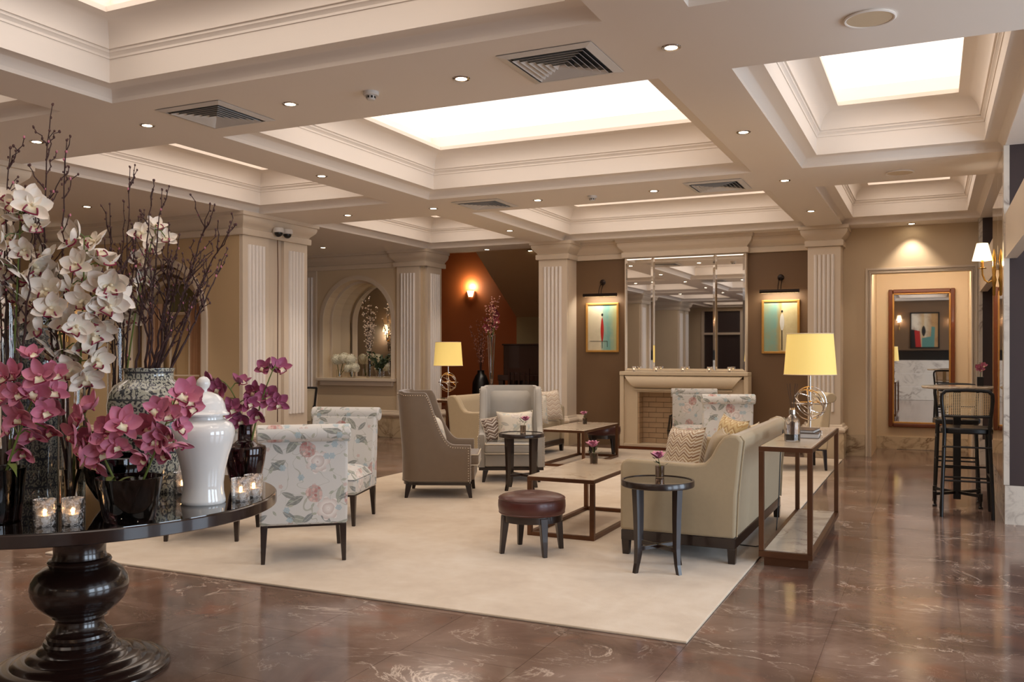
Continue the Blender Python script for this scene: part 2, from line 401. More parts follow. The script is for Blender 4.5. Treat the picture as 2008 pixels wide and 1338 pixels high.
# ------------------------------------------------------------------ mesh building
class MB:
    """collects shapes, builds ONE mesh object"""
    def __init__(s, T=None):
        s.v = []; s.f = []; s.T = T
    def _p(s, pts):
        i = len(s.v)
        s.v += [(s.T @ Vector(p)) if s.T else Vector(p) for p in pts]
        return i
    def face(s, pts):
        i = s._p(pts); s.f.append(tuple(range(i, i + len(pts)))); return s
    def box(s, x0, x1, y0, y1, z0, z1):
        i = s._p([(x0, y0, z0), (x1, y0, z0), (x1, y1, z0), (x0, y1, z0), (x0, y0, z1), (x1, y0, z1), (x1, y1, z1), (x0, y1, z1)])
        for q in ((0, 3, 2, 1), (4, 5, 6, 7), (0, 1, 5, 4), (1, 2, 6, 5), (2, 3, 7, 6), (3, 0, 4, 7)): s.f.append(tuple(i + k for k in q))
        return s
    def taper(s, c0, s0, c1, s1):
        """four-sided bar from rectangle (centre c0, size s0) up to rectangle (c1, s1)"""
        a = [(c0[0] + dx * s0[0] / 2, c0[1] + dy * s0[1] / 2, c0[2]) for dx, dy in ((-1, -1), (1, -1), (1, 1), (-1, 1))]
        b = [(c1[0] + dx * s1[0] / 2, c1[1] + dy * s1[1] / 2, c1[2]) for dx, dy in ((-1, -1), (1, -1), (1, 1), (-1, 1))]
        i = s._p(a + b)
        for q in ((0, 3, 2, 1), (4, 5, 6, 7), (0, 1, 5, 4), (1, 2, 6, 5), (2, 3, 7, 6), (3, 0, 4, 7)): s.f.append(tuple(i + k for k in q))
        return s
    def prism(s, pts, axis, a, b):
        """polygon of (p,q) pairs extruded along axis: 'y' -> p=x,q=z ; 'x' -> p=y,q=z ; 'z' -> p=x,q=y"""
        def P(p, q, t):
            return (p, t, q) if axis == 'y' else (t, p, q) if axis == 'x' else (p, q, t)
        n = len(pts)
        i = s._p([P(p, q, a) for p, q in pts] + [P(p, q, b) for p, q in pts])
        s.f.append(tuple(i + k for k in range(n))); s.f.append(tuple(i + n + k for k in reversed(range(n))))
        for k in range(n):
            k2 = (k + 1) % n; s.f.append((i + k, i + n + k, i + n + k2, i + k2))
        return s
    def lathe(s, prof, seg=32, c=(0, 0, 0), sx=1.0, sy=1.0):
        i = len(s.v); n = len(prof)
        pts = []
        for k in range(seg):
            a = 2 * PI * k / seg; ca, sa = math.cos(a) * sx, math.sin(a) * sy
            for r, z in prof: pts.append((c[0] + r * ca, c[1] + r * sa, c[2] + z))
        s._p(pts)
        for k in range(seg):
            k2 = (k + 1) % seg
            for j in range(n - 1):
                s.f.append((i + k * n + j, i + k2 * n + j, i + k2 * n + j + 1, i + k * n + j + 1))
        if prof[0][0] > 1e-6: s.f.append(tuple(i + k * n for k in reversed(range(seg))))
        if prof[-1][0] > 1e-6: s.f.append(tuple(i + k * n + n - 1 for k in range(seg)))
        return s
    def tube(s, pts, rad, seg=8, closed=False):
        pts = [Vector(p) for p in pts]; n = len(pts)
        rads = rad if isinstance(rad, (list, tuple)) else [rad] * n
        i = len(s.v); up = None; out = []
        for k in range(n):
            if closed: t = pts[(k + 1) % n] - pts[k - 1]
            else: t = pts[min(k + 1, n - 1)] - pts[max(k - 1, 0)]
            t.normalize()
            if up is None:
                up = Vector((0, 0, 1)) if abs(t.z) < 0.9 else Vector((1, 0, 0))
            a = t.cross(up)
            if a.length < 1e-6: a = t.orthogonal()
            a.normalize(); b = a.cross(t).normalized(); up = b
            for j in range(seg):
                w = 2 * PI * j / seg
                out.append(pts[k] + (a * math.cos(w) + b * math.sin(w)) * rads[k])
        s._p(out)
        m = n if closed else n - 1
        for k in range(m):
            k2 = (k + 1) % n
            for j in range(seg):
                j2 = (j + 1) % seg
                s.f.append((i + k * seg + j, i + k * seg + j2, i + k2 * seg + j2, i + k2 * seg + j))
        if not closed:
            s.f.append(tuple(i + j for j in reversed(range(seg)))); s.f.append(tuple(i + (n - 1) * seg + j for j in range(seg)))
        return s
    def sweep(s, path, prof, closed=False, caps=True):
        """mitred sweep of an (out,z) profile along a plan path; out = right of travel"""
        n = len(path); P = [Vector((p[0], p[1])) for p in path]; rings = []
        for k in range(n):
            def nrm(a, b):
                d = (b - a).normalized(); return Vector((d.y, -d.x))
            if closed or 0 < k < n - 1:
                n1 = nrm(P[k - 1], P[k]); n2 = nrm(P[k], P[(k + 1) % n])
                m = (n1 + n2); m = m / max(1e-6, m.dot(n1))
            elif k == 0: m = nrm(P[0], P[1])
            else: m = nrm(P[n - 2], P[n - 1])
            rings.append([(P[k].x + m.x * o, P[k].y + m.y * o, z) for o, z in prof])
        i = len(s.v); q = len(prof)
        s._p([p for r in rings for p in r])
        for k in range(n if closed else n - 1):
            k2 = (k + 1) % n
            for j in range(q - 1):
                s.f.append((i + k * q + j, i + k * q + j + 1, i + k2 * q + j + 1, i + k2 * q + j))
        if not closed and caps:
            s.f.append(tuple(i + j for j in range(q))); s.f.append(tuple(i + (n - 1) * q + j for j in reversed(range(q))))
        return s
    def sphere(s, c, r, seg=12, rings=8, sq=(1, 1, 1)):
        i = len(s.v); pts = [(c[0], c[1], c[2] - r * sq[2])]
        for a in range(1, rings):
            ph = -PI / 2 + PI * a / rings
            for b in range(seg):
                th = 2 * PI * b / seg
                pts.append((c[0] + r * sq[0] * math.cos(ph) * math.cos(th), c[1] + r * sq[1] * math.cos(ph) * math.sin(th), c[2] + r * sq[2] * math.sin(ph)))
        pts.append((c[0], c[1], c[2] + r * sq[2])); s._p(pts)
        L = len(pts) - 1
        for b in range(seg):
            b2 = (b + 1) % seg
            s.f.append((i, i + 1 + b2, i + 1 + b))
            for a in range(rings - 2):
                o = i + 1 + a * seg
                s.f.append((o + b, o + b2, o + seg + b2, o + seg + b))
            o = i + 1 + (rings - 2) * seg
            s.f.append((o + b, o + b2, i + L))
        return s
    def grid(s, fn, nu, nv, wrap=False):
        """fn(i/nu, j/nv) -> point; open sheet"""
        i = len(s.v); s._p([fn(a / nu, b / nv) for a in range(nu + 1) for b in range(nv + 1)])
        for a in range(nu):
            for b in range(nv):
                o = i + a * (nv + 1) + b
                s.f.append((o, o + nv + 1, o + nv + 2, o + 1))
        return s
    def add(s, other, T=None):
        i = len(s.v)
        s.v += [(T @ Vector(p)) if T else Vector(p) for p in other.v]
        s.f += [tuple(i + k for k in f) for f in other.f]
        return s
    def mesh(s, name, smooth=35, uv=False):
        me = bpy.data.meshes.new(name)
        me.from_pydata([tuple(p) for p in s.v], [], s.f)
        if smooth is not None:
            me.polygons.foreach_set('use_smooth', [True] * len(me.polygons))
            me.set_sharp_from_angle(angle=math.radians(smooth))
        if uv:
            ul = me.uv_layers.new(name='UVMap')
            for p in me.polygons:
                nx, ny, nz = (abs(c) for c in p.normal)
                for li in p.loop_indices:
                    c = me.vertices[me.loops[li].vertex_index].co
                    ul.data[li].uv = (c.x, c.y) if nz > max(nx, ny) else (c.y, c.z) if nx > ny else (c.x, c.z)
        me.update()
        return me
    def build(s, name, mat, parent=None, smooth=35, uv=False, bevel=0.0, loc=None, seg=2, sub=0):
        me = s.mesh(name, smooth, uv)
        me.materials.append(M[mat] if isinstance(mat, str) else mat)
        o = bpy.data.objects.new(name, me); COL.objects.link(o)
        if parent: o.parent = parent
        if loc is not None: o.location = loc
        if bevel:
            b = o.modifiers.new('edge', 'BEVEL'); b.width = bevel; b.segments = seg; b.limit_method = 'ANGLE'; b.angle_limit = math.radians(40)
            b.harden_normals = False
        if sub:
            d = o.modifiers.new('soft', 'SUBSURF'); d.levels = sub; d.render_levels = sub
        return o

def tag(o, label=None, cat=None, group=None, kind=None):
    if label: o['label'] = label
    if cat: o['category'] = cat
    if group: o['group'] = group
    if kind: o['kind'] = kind
    return o
def thing(name, label, cat, loc=(0, 0, 0), rz=0.0, group=None):
    o = bpy.data.objects.new(name, None); COL.objects.link(o)
    o.empty_display_size = 0.1
    o.location = loc; o.rotation_euler = (0, 0, rz)
    return tag(o, label, cat, group)
def copy_tree(o, parent=None):
    c = o.copy(); COL.objects.link(c)
    if parent: c.parent = parent
    for ch in list(o.children): copy_tree(ch, c)
    return c
def again(root, loc, rz=0.0, label=None, group=None):
    c = copy_tree(root); c.location = loc; c.rotation_euler = (0, 0, rz)
    if label: c['label'] = label
    if group: c['group'] = group
    return c
def inst(src_mesh, name, parent, loc, rot=(0, 0, 0), scale=(1, 1, 1)):
    o = bpy.data.objects.new(name, src_mesh); COL.objects.link(o)
    o.parent = parent; o.location = loc; o.rotation_euler = rot; o.scale = scale
    return o
def with_mat(me, mat):
    me.materials.append(M[mat] if isinstance(mat, str) else mat); return me
def struct(o, label):
    o['kind'] = 'structure'; o['label'] = label
    return o
def point_light(loc, power, col=WARM, r=0.03, name='lamp_light', parent=None):
    l = bpy.data.lights.new(name, 'POINT'); l.energy = power; l.color = col; l.shadow_soft_size = r
    o = bpy.data.objects.new(name, l); o.location = loc; COL.objects.link(o)
    if parent: o.parent = parent
    return o
def spot_light(loc, power, col=WARM, angle=1.6, blend=0.7, r=0.03, name='downlight_beam', parent=None, rot=(0, 0, 0)):
    l = bpy.data.lights.new(name, 'SPOT'); l.energy = power; l.color = col; l.spot_size = angle; l.spot_blend = blend; l.shadow_soft_size = r
    o = bpy.data.objects.new(name, l); o.location = loc; o.rotation_euler = rot; COL.objects.link(o)
    if parent: o.parent = parent
    return o

# ================================================================== THE SETTING
ZC = 3.11
XL, YB = -7.59, 13.05          # left arcade plane, back wall plane
XR = 0.54                      # right-hand piers

# ---- floor: polished brown marble slabs
floor = MB().box(-12.5, 4.4, -7.8, 16.7, -0.2, -0.003).build('floor', 'floor', smooth=None)
struct(floor, 'polished brown marble floor with pale veins')
tile_me = with_mat(MB().box(-0.299, 0.299, -0.599, 0.599, -0.012, 0.0).mesh('tile', None), 'floor')
RUG = (-5.6, -1.07, 4.25, 12.45)
for i in range(-11, 4):
    for j in range(0, 12):
        x0 = -1.07 + i * 0.6; y0 = 0.0 + j * 1.2 - (0.6 if i % 2 else 0)
        if x0 > RUG[0] + 0.1 and x0 + 0.6 < RUG[1] + 0.05 and y0 > RUG[2] + 0.1 and y0 + 1.2 < RUG[3] - 0.1: continue
        if x0 > 1.3 or (x0 > 0.4 and y0 > 8.2): continue
        t_ = inst(tile_me, 'tile', floor, (x0 + 0.3, y0 + 0.6, 0))

# ---- ceiling: flat soffits with deep coffers and luminous panels
CX = [(-7.48, -5.57), (-5.07, -1.54), (-1.09, 0.54)]
CY = [(-7.28, -4.10), (-3.05, 0.14), (1.17, 4.36), (5.41, 8.60), (9.62, 12.65)]
b = MB()
xs = [-12.5, -7.48, -5.57, -5.07, -1.54, -1.09, 0.54, 4.4]
ys = [-7.6, -7.28, -4.10, -3.05, 0.14, 1.17, 4.36, 5.41, 8.60, 9.62, 12.65, 13.25]
for i in range(len(xs) - 1):
    for j in range(len(ys) - 1):
        if (xs[i], xs[i + 1]) in CX and (ys[j], ys[j + 1]) in CY: continue
        b.face([(xs[i], ys[j], ZC), (xs[i], ys[j + 1], ZC), (xs[i + 1], ys[j + 1], ZC), (xs[i + 1], ys[j], ZC)])
b.box(-12.5, 4.4, -7.6, 13.25, 3.95, 4.1)
b.box(-12.6, -12.5, -7.6, 13.25, ZC, 4.1).box(4.4, 4.5, -7.6, 13.25, ZC, 4.1).box(-12.5, 4.4, 13.15, 13.25, ZC + 0.01, 4.1).box(-12.5, 4.4, -7.7, -7.6, ZC, 4.1)
ceiling = b.build('ceiling', 'ceiling', smooth=None)
struct(ceiling, 'cream coffered ceiling with flat beams between the coffers')
PROF = [(0, 0), (0.0, 0.028), (0.008, 0.045), (0.022, 0.062), (0.04, 0.076), (0.05, 0.08), (0.145, 0.08), (0.145, 0.235), (0.152, 0.235),
        (0.152, 0.25), (0.16, 0.262), (0.172, 0.27), (0.172, 0.288), (0.185, 0.288), (0.185, 0.305)]
for k in range(1, 9):
    a = PI / 2 * k / 8; PROF.append((0.185 + 0.15 * (1 - math.cos(a)), 0.305 + 0.145 * math.sin(a)))
PROF += [(0.345, 0.45), (0.345, 0.485), (0.30, 0.485), (0.10, 0.485), (0.10, 0.66)]
for ci, (x0, x1) in enumerate(CX):
    for cj, (y0, y1) in enumerate(CY):
        path = [(x0, y0), (x1, y0), (x1, y1), (x0, y1)]
        cm = MB().sweep(path, [(-o, ZC + z) for o, z in PROF], closed=True)
        co_ = cm.build('coffer', 'ceiling', ceiling, smooth=25)
        pm = MB().face([(x0 + 0.1, y0 + 0.1, ZC + 0.66), (x0 + 0.1, y1 - 0.1, ZC + 0.66), (x1 - 0.1, y1 - 0.1, ZC + 0.66), (x1 - 0.1, y0 + 0.1, ZC + 0.66)])
        pl = pm.build('light_panel', 'panel', co_, smooth=None)

# ---- mouldings shared by the walls
CORN = [(0, 2.84), (0.03, 2.842), (0.036, 2.855), (0.036, 2.915), (0.012, 2.925), (0.022, 2.945), (0.05, 2.97), (0.078, 3.0), (0.09, 3.03), (0.09, 3.06), (0.11, 3.066), (0.11, ZC), (0, ZC)]
DADO = [(0, 0.33), (0.035, 0.33), (0.035, 0.345), (0.06, 0.355), (0.066, 0.38), (0.055, 0.405), (0.03, 0.415), (0.022, 0.44), (0.01, 0.45), (0, 0.45)]
PLIN = [(0, 0), (0.045, 0), (0.045, 0.30), (0.038, 0.33), (0, 0.33)]

def T_at(x, y, ang): return Matrix.Translation((x, y, 0)) @ Matrix.Rotation(ang, 4, 'Z')
def pilaster(parent, x, y, ang, w, reeds=5, proj=0.06, z0=0.45, z1=2.84, rz0=0.62, rz1=2.73, rw=None):
    """shaft on the wall at (x,y): local +x runs along the wall, local -y points into the room"""
    T = T_at(x, y, ang)
    sh = MB(T).box(-w / 2, w / 2, -proj, 0, z0, z1).build('pilaster', 'trim', parent, smooth=None, bevel=0.004)
    rw = rw or w * 0.66
    st = rw / reeds
    for k in range(reeds):
        cx_ = -rw / 2 + st * (k + 0.5)
        prof = [(cx_ + st * 0.37 * math.cos(a), -proj - st * 0.52 * math.sin(a)) for a in [PI * q / 6 for q in range(7)]]
        m = MB(T).prism(prof, 'z', rz0, rz1)
        m.build('reed', 'reed_white', sh, smooth=50)
    return sh

# ---- back wall
bw = MB()
bw.box(-5.05, -1.5, YB, YB + 0.12, 0, ZC)
wall_back = struct(bw.build('wall_back', 'taupe', smooth=None), 'dark taupe back wall behind the fireplace')
# piers carrying the two pilasters
pb = MB().box(-5.50, -5.03, 12.71, 13.5, 0, ZC).box(-1.53, -1.11, 12.71, 13.17, 0, ZC)
piers = pb.build('pier', 'trim', wall_back, smooth=None)
pilaster(piers, -5.265, 12.71, 0, 0.47)
pilaster(piers, -1.32, 12.71, 0, 0.42)
# chimney breast
cb = MB().box(-4.21, -2.40, 12.95, YB, 0, ZC).build('chimney_breast', 'trim', wall_back, smooth=None)
pth = [(-5.50, 13.5), (-5.50, 12.65), (-5.03, 12.65), (-5.03, YB), (-4.21, YB), (-4.21, 12.93), (-2.40, 12.93), (-2.40, YB), (-1.53, YB), (-1.53, 12.65), (-1.11, 12.65), (-1.11, YB)]
MB().sweep(pth, CORN).build('cornice', 'trim', wall_back, smooth=30)
for pp in (pth[:4] + [(-4.9, YB)], [(-1.6, YB)] + pth[9:]):
    MB().sweep(pp, DADO).build('base_moulding', 'trim', wall_back, smooth=30)
    MB().sweep(pp, PLIN).build('plinth', 'marble_plinth', wall_back, smooth=30)

# ---- right part of the back wall, with the cased recess that holds the tall mirror
rx0, rx1, rz1, ry = -0.75, 0.455, 2.48, 14.28
wr = MB()
wr.box(-1.11, rx0, YB, YB + 0.12, 0, ZC).box(rx1, XR + 1.2, YB, YB + 0.12, 0, ZC).box(rx0, rx1, YB, YB + 0.12, rz1, ZC)
wr.box(rx0 - 0.1, rx0, YB + 0.12, ry, 0, rz1 + 0.3).box(rx1, rx1 + 0.1, YB + 0.12, ry, 0, rz1 + 0.3).box(rx0, rx1, YB + 0.12, ry, rz1 + 0.2, rz1 + 0.3)
wr.box(rx0 - 0.1, rx1 + 0.1, ry, ry + 0.1, 0, rz1 + 0.3)
wall_recess = struct(wr.build('wall_recess', 'wall', smooth=None), 'beige wall with a deep cased recess')
cas = MB()
for k, (w0, w1, pr) in enumerate(((0, 0.03, 0.03), (0.035, 0.05, 0.022), (0.055, 0.07, 0.03), (0.07, 0.075, 0.018))):
    cas.box(rx0 - 0.075 + w0, rx0 - 0.075 + w1, YB - pr, YB, 0, rz1 + 0.075 - w0)
    cas.box(rx1 + 0.075 - w1, rx1 + 0.075 - w0, YB - pr, YB, 0, rz1 + 0.075 - w0)
    cas.box(rx0 - 0.075 + w1, rx1 + 0.075 - w1, YB - pr, YB, rz1 + 0.075 - w1, rz1 + 0.075 - w0)
struct(cas.build('trim_1', 'trim', smooth=None, bevel=0.003), 'ribbed cream casing around the recess')
sk = MB().box(-1.10, rx0 - 0.08, YB - 0.02, YB, 0, 0.29)
struct(sk.build('baseboard_back', 'marble_plinth', smooth=None), 'veined marble baseboard beside the recess')
sk = MB().box(rx0, rx1, ry - 0.02, ry, 0, 0.18)
struct(sk.build('baseboard_recess', 'marble_plinth', smooth=None), 'pale marble baseboard at the back of the recess')

# ---- right-hand piers with dark ends, marble bases, mirrored flank and slim headers
def right_pier(name, y0, y1, mirror, lab):
    m = MB().box(XR, 1.9, y0, y1, 0.32, ZC)
    p = struct(m.build(name, 'dark_wall', smooth=None), lab)
    MB().box(XR - 0.003, 1.9, y0 - 0.006, y1 + 0.004, 0, 0.318).build('marble_base', 'marble', p, smooth=None)
    MB().box(XR - 0.012, XR + 0.03, y0 - 0.008, y0 + 0.14, 0.322, ZC - 0.002).build('corner_stone', 'marble', p, smooth=None)
    if mirror:
        MB().box(XR - 0.008, XR, y0 + 0.15, (y0 + y1) / 2 - 0.003, 0.33, ZC - 0.01).build('mirror_pane', 'mirror', p, smooth=None, bevel=0.003)
        MB().box(XR - 0.008, XR, (y0 + y1) / 2 + 0.003, y1 - 0.03, 0.33, ZC - 0.01).build('mirror_pane', 'mirror', p, smooth=None, bevel=0.003)
    return p
wall_pier_near = right_pier('wall_right_pier', 8.36, 9.95, True, 'dark plum pier with marble base and mirrored flank')
wall_pier_far = right_pier('wall_right_end', 12.70, 14.4, False, 'dark plum pier end beside the recess')
for k, (a, c) in enumerate(((2.2, 8.355), (9.955, 12.695))):
    hd = MB().box(XR, XR + 0.085, a, c, 2.18, 2.545)
    ho = struct(hd.build('trim_%d' % (k + 2), 'trim', smooth=None), 'slim header spanning the opening between the right-hand piers')

# ---- left arcade: blocks between the alcoves
def arch_wall(mb, x0, x1, y, z0, z1, cx, r, zs, zb, n=20):
    """wall face at y (facing -y) with a round-arched opening"""
    mb.face([(x0, y, z0), (cx - r, y, z0), (cx - r, y, z1), (x0, y, z1)])
    mb.face([(cx + r, y, z0), (x1, y, z0), (x1, y, z1), (cx + r, y, z1)])
    mb.face([(cx - r, y, z0), (cx + r, y, z0), (cx + r, y, zb), (cx - r, y, zb)])
    for k in range(n):
        a0, a1 = PI * k / n, PI * (k + 1) / n
        p0 = (cx + r * math.cos(a0), y, zs + r * math.sin(a0)); p1 = (cx + r * math.cos(a1), y, zs + r * math.sin(a1))
        mb.face([p1, p0, (p0[0], y, z1), (p1[0], y, z1)])
def arch_pts(cx, r, zs, zb, n=20):
    return [(cx + r, zb)] + [(cx + r * math.cos(PI * k / n), zs + r * math.sin(PI * k / n)) for k in range(n + 1)] + [(cx - r, zb)]
def arch_reveal(mb, cx, r, zs, zb, y0, y1, n=20, sill=True):
    pt = arch_pts(cx, r, zs, zb, n)
    for a, c in zip(pt[:-1], pt[1:]):
        mb.face([(a[0], y0, a[1]), (a[0], y1, a[1]), (c[0], y1, c[1]), (c[0], y0, c[1])])
    if sill: mb.face([(cx - r, y0, zb), (cx + r, y0, zb), (cx + r, y1, zb), (cx - r, y1, zb)])
def arch_ring(mb, cx, r0, r1, zs, zb, y0, y1, n=24):
    """raised flat moulding following an arch"""
    A = arch_pts(cx, r0, zs, zb, n); B = arch_pts(cx, r1, zs, zb, n)
    for k in range(len(A) - 1):
        a, c, d, e = A[k], A[k + 1], B[k + 1], B[k]
        mb.face([(a[0], y0, a[1]), (e[0], y0, e[1]), (d[0], y0, d[1]), (c[0], y0, c[1])])
        mb.face([(a[0], y0, a[1]), (c[0], y0, c[1]), (c[0], y1, c[1]), (a[0], y1, a[1])])
        mb.face([(e[0], y0, e[1]), (e[0], y1, e[1]), (d[0], y1, d[1]), (d[0], y0, d[1])])
XF = -12.5
# middle block: front (y=8.38) carries the arched window, flank carries two pilasters
m = MB()
NA = dict(cx=-8.87, r=0.70, zs=1.83, zb=0.95)
arch_wall(m, XF, XL, 8.38, 0, ZC, NA['cx'], NA['r'], NA['zs'], NA['zb'])
arch_reveal(m, NA['cx'], NA['r'], NA['zs'], NA['zb'], 8.38, 8.74)
m.face([(XF, 8.74, 0.9), (XL - 0.05, 8.74, 0.9), (XL - 0.05, 8.74, 2.7), (XF, 8.74, 2.7)])
wall_left_mid = struct(m.build('wall_left_arch', 'wall_tan', smooth=None), 'tan alcove wall with an arched window recess')
m = MB().box(XL - 0.1, XL, 8.381, 9.62, 0, ZC).face([(XF, 9.62, 0), (XF, 9.62, ZC), (XL, 9.62, ZC), (XL, 9.62, 0)])
wall_left_pier = struct(m.build('wall_left_pier', 'trim', smooth=None), 'beige pier with two reeded pilasters')
pilaster(wall_left_pier, XL, 8.62, -PI / 2 + PI, 0.47, proj=0.05)
pilaster(wall_left_pier, XL, 9.38, PI / 2, 0.47, proj=0.05)
MB().sweep([(XF + 0.1, 8.38), (XL + 0.05, 8.38), (XL + 0.05, 9.62), (XF + 0.1, 9.62)], CORN).build('cornice', 'trim', wall_left_pier, smooth=30)
MB().sweep([(XF + 0.1, 8.38), (XL + 0.05, 8.38), (XL + 0.05, 9.62), (XF + 0.1, 9.62)], DADO).build('base_moulding', 'trim', wall_left_pier, smooth=30)
MB().sweep([(XF + 0.1, 8.38), (XL + 0.05, 8.38), (XL + 0.05, 9.62), (XF + 0.1, 9.62)], PLIN).build('plinth', 'marble_plinth', wall_left_pier, smooth=30)
# nearer block and the first block behind the viewpoint (both show in the fireplace mirror)
for nm, ya, yb, lab in (('wall_left_near', 4.15, 5.43, 'beige pier on the left beyond the flower table'), ('wall_left_rear', -0.1, 1.18, 'beige pier beside the reception area'), ('wall_left_entry', -4.34, -3.06, 'beige pier by the entrance')):
    m = MB().box(XF, XL, ya, yb, 0, ZC)
    wl = struct(m.build(nm, 'wall', smooth=None), lab)
    pilaster(wl, XL, ya + 0.26, PI / 2, 0.45, proj=0.05); pilaster(wl, XL, yb - 0.26, PI / 2, 0.45, proj=0.05)
    MB().sweep([(XF + 0.1, ya), (XL + 0.05, ya), (XL + 0.05, yb), (XF + 0.1, yb)], CORN).build('cornice', 'trim', wl, smooth=30)
# far block: niche wall at y=12.70, returning along the stair alcove
NB = dict(cx=-8.91, r=0.70, zs=1.96, zb=0.98)
m = MB()
arch_wall(m, XF, XL, 12.70, 0, ZC, NB['cx'], NB['r'], NB['zs'], NB['zb'])
arch_reveal(m, NB['cx'], NB['r'], NB['zs'], NB['zb'], 12.70, 13.2)
m.box(XL - 0.1, XL, 12.701, 13.3, 0, ZC)
wall_left_far = struct(m.build('wall_left_niche', 'wall', smooth=None), 'beige wall with a mirrored arched niche')
MB().face([(NB['cx'] - 0.75, 13.2, 0.9), (NB['cx'] + 0.75, 13.2, 0.9), (NB['cx'] + 0.75, 13.2, 2.75), (NB['cx'] - 0.75, 13.2, 2.75)]).build('mirror_pane', 'mirror', wall_left_far, smooth=None)
m = MB(); arch_ring(m, NB['cx'], 0.70, 0.775, NB['zs'], NB['zb'], 12.68, 12.70); m.build('arch_moulding', 'trim', wall_left_far, smooth=40)
m = MB(); arch_ring(m, NB['cx'], 0.655, 0.70, NB['zs'], NB['zb'], 12.88, 12.90); m.build('inner_arch', 'trim', wall_left_far, smooth=40)
MB().box(NB['cx'] - 0.80, NB['cx'] + 0.80, 12.60, 12.76, NB['zb'] - 0.05, NB['zb']).box(NB['cx'] - 0.74, NB['cx'] + 0.74, 12.64, 12.70, NB['zb'] - 0.13, NB['zb'] - 0.05).build('sill', 'trim', wall_left_far, smooth=None, bevel=0.006)
pilaster(wall_left_far, -9.92, 12.70, 0, 0.36, proj=0.04, reeds=4)
pilaster(wall_left_far, -7.86, 12.70, 0, 0.44, proj=0.05)
pilaster(wall_left_far, XL, 12.98, PI / 2, 0.46, proj=0.05)
pt = [(XF + 0.1, 12.70), (-8.09, 12.70), (-8.09, 12.65), (XL + 0.05, 12.65), (XL + 0.05, 13.3)]
MB().sweep(pt, CORN).build('cornice', 'trim', wall_left_far, smooth=30)
MB().sweep(pt, DADO).build('base_moulding', 'trim', wall_left_far, smooth=30)
MB().sweep(pt, PLIN).build('plinth', 'marble_plinth', wall_left_far, smooth=30)
# outer shell
struct(MB().box(XF - 0.12, XF, -7.6, 16.7, 0, 4.0).build('wall_left', 'olive', smooth=None), 'olive outer wall of the left alcoves')
struct(MB().box(-3.6, 4.5, -3.32, -3.2, 0, ZC).box(-3.7, -3.6, -7.6, -3.2, 0, ZC).build('wall_front', 'taupe', smooth=None), 'dark taupe wall behind the reception counter')
struct(MB().box(XF, -7.86, -7.62, -7.5, 0, ZC).box(-5.3, -3.6, -7.62, -7.5, 0, ZC).box(-7.86, -5.3, -7.62, -7.5, 2.98, ZC).build('wall_entry', 'wall', smooth=None), 'beige entrance wall')
dm = MB()
for xx in (-7.80, -7.30, -6.36, -5.36): dm.box(xx - 0.05, xx + 0.05, -7.58, -7.48, 0, 2.98)
dm.box(-7.86, -5.3, -7.57, -7.49, 2.10, 2.18)
d1 = struct(dm.build('door_1', 'trim', smooth=None), 'glazed entrance doors at dusk with white mullions')
MB().box(-7.86, -5.3, -7.60, -7.59, 0, 2.98).build('pane', 'dark_wall', d1, smooth=None)
m = MB(); px = 4.4
ysw = [-7.6, 0.25, 1.95, 2.85, 4.55, 5.45, 7.15, 13.2]
for k in range(len(ysw) - 1):
    if k % 2 == 0: m.box(px, px + 0.15, ysw[k], ysw[k + 1], 0, ZC)
    else: m.box(px, px + 0.15, ysw[k], ysw[k + 1], 0, 0.4).box(px, px + 0.15, ysw[k], ysw[k + 1], 2.7, ZC)
wall_right = struct(m.build('wall_right', 'wall', smooth=None), 'street wall with three tall windows')
for k in range(3):
    y0, y1 = ysw[2 * k + 1], ysw[2 * k + 2]
    fr = MB()
    for a, c in ((y0, y0 + 0.07), (y1 - 0.07, y1), ((y0 + y1) / 2 - 0.03, (y0 + y1) / 2 + 0.03)): fr.box(px + 0.03, px + 0.1, a, c, 0.4, 2.7)
    for a, c in ((0.4, 0.48), (2.62, 2.7), (1.95, 2.0)): fr.box(px + 0.035, px + 0.095, y0, y1, a, c)
    wn = struct(fr.build('window_%d' % (k + 1), 'trim', smooth=None), 'tall white street window')
struct(MB().box(1.9, 4.4, 8.36, 8.5, 0, ZC).build('wall_side', 'wall', smooth=None), 'plain end wall beyond the right-hand pier')

# ---- stair alcove behind the left sofa: raised floor, rust wall, sloping stair underside
m = MB().box(-11.9, -5.0, 16.5, 16.62, 0.0, 4.2).box(-5.03, -4.9, 13.5, 16.6, 0, 4.2).box(-11.9, -11.8, 13.3, 16.6, 0, 4.2)
wall_alcove = struct(m.build('wall_alcove', 'rust', smooth=None), 'rust brown wall of the stair alcove')
struct(MB().box(-11.9, -5.03, 13.3, 16.5, 0.0, 0.30).build('floor_alcove', 'floor', smooth=None), 'raised marble floor of the stair alcove')
# the flight rises towards the room: its soffit drops to the pale wall at the rear
q = [(-7.57, 16.3, 2.13), (-5.03, 16.3, 2.13), (-5.03, 13.45, 3.35), (-7.16, 13.45, 3.35)]
st = MB(); i0 = st._p(q + [(x, y, z + 0.8) for x, y, z in q])
for f in ((0, 1, 2, 3), (7, 6, 5, 4), (0, 4, 5, 1), (1, 5, 6, 2), (2, 6, 7, 3), (3, 7, 4, 0)): st.f.append(f)
struct(st.build('ceiling_stair', 'stair', smooth=None), 'sloping underside of the staircase')
struct(MB().box(-7.57, -5.03, 16.3, 16.5, 0.3, 2.13).build('wall_stair', 'olive', smooth=None), 'pale wall under the staircase')
struct(MB().box(-12.5, -5.03, 13.25, 13.35, ZC, 4.2).box(-12.5, -5.03, 13.3, 16.6, 4.15, 4.25).build('ceiling_alcove', 'stair', smooth=None), 'upper edge of the stair alcove opening')

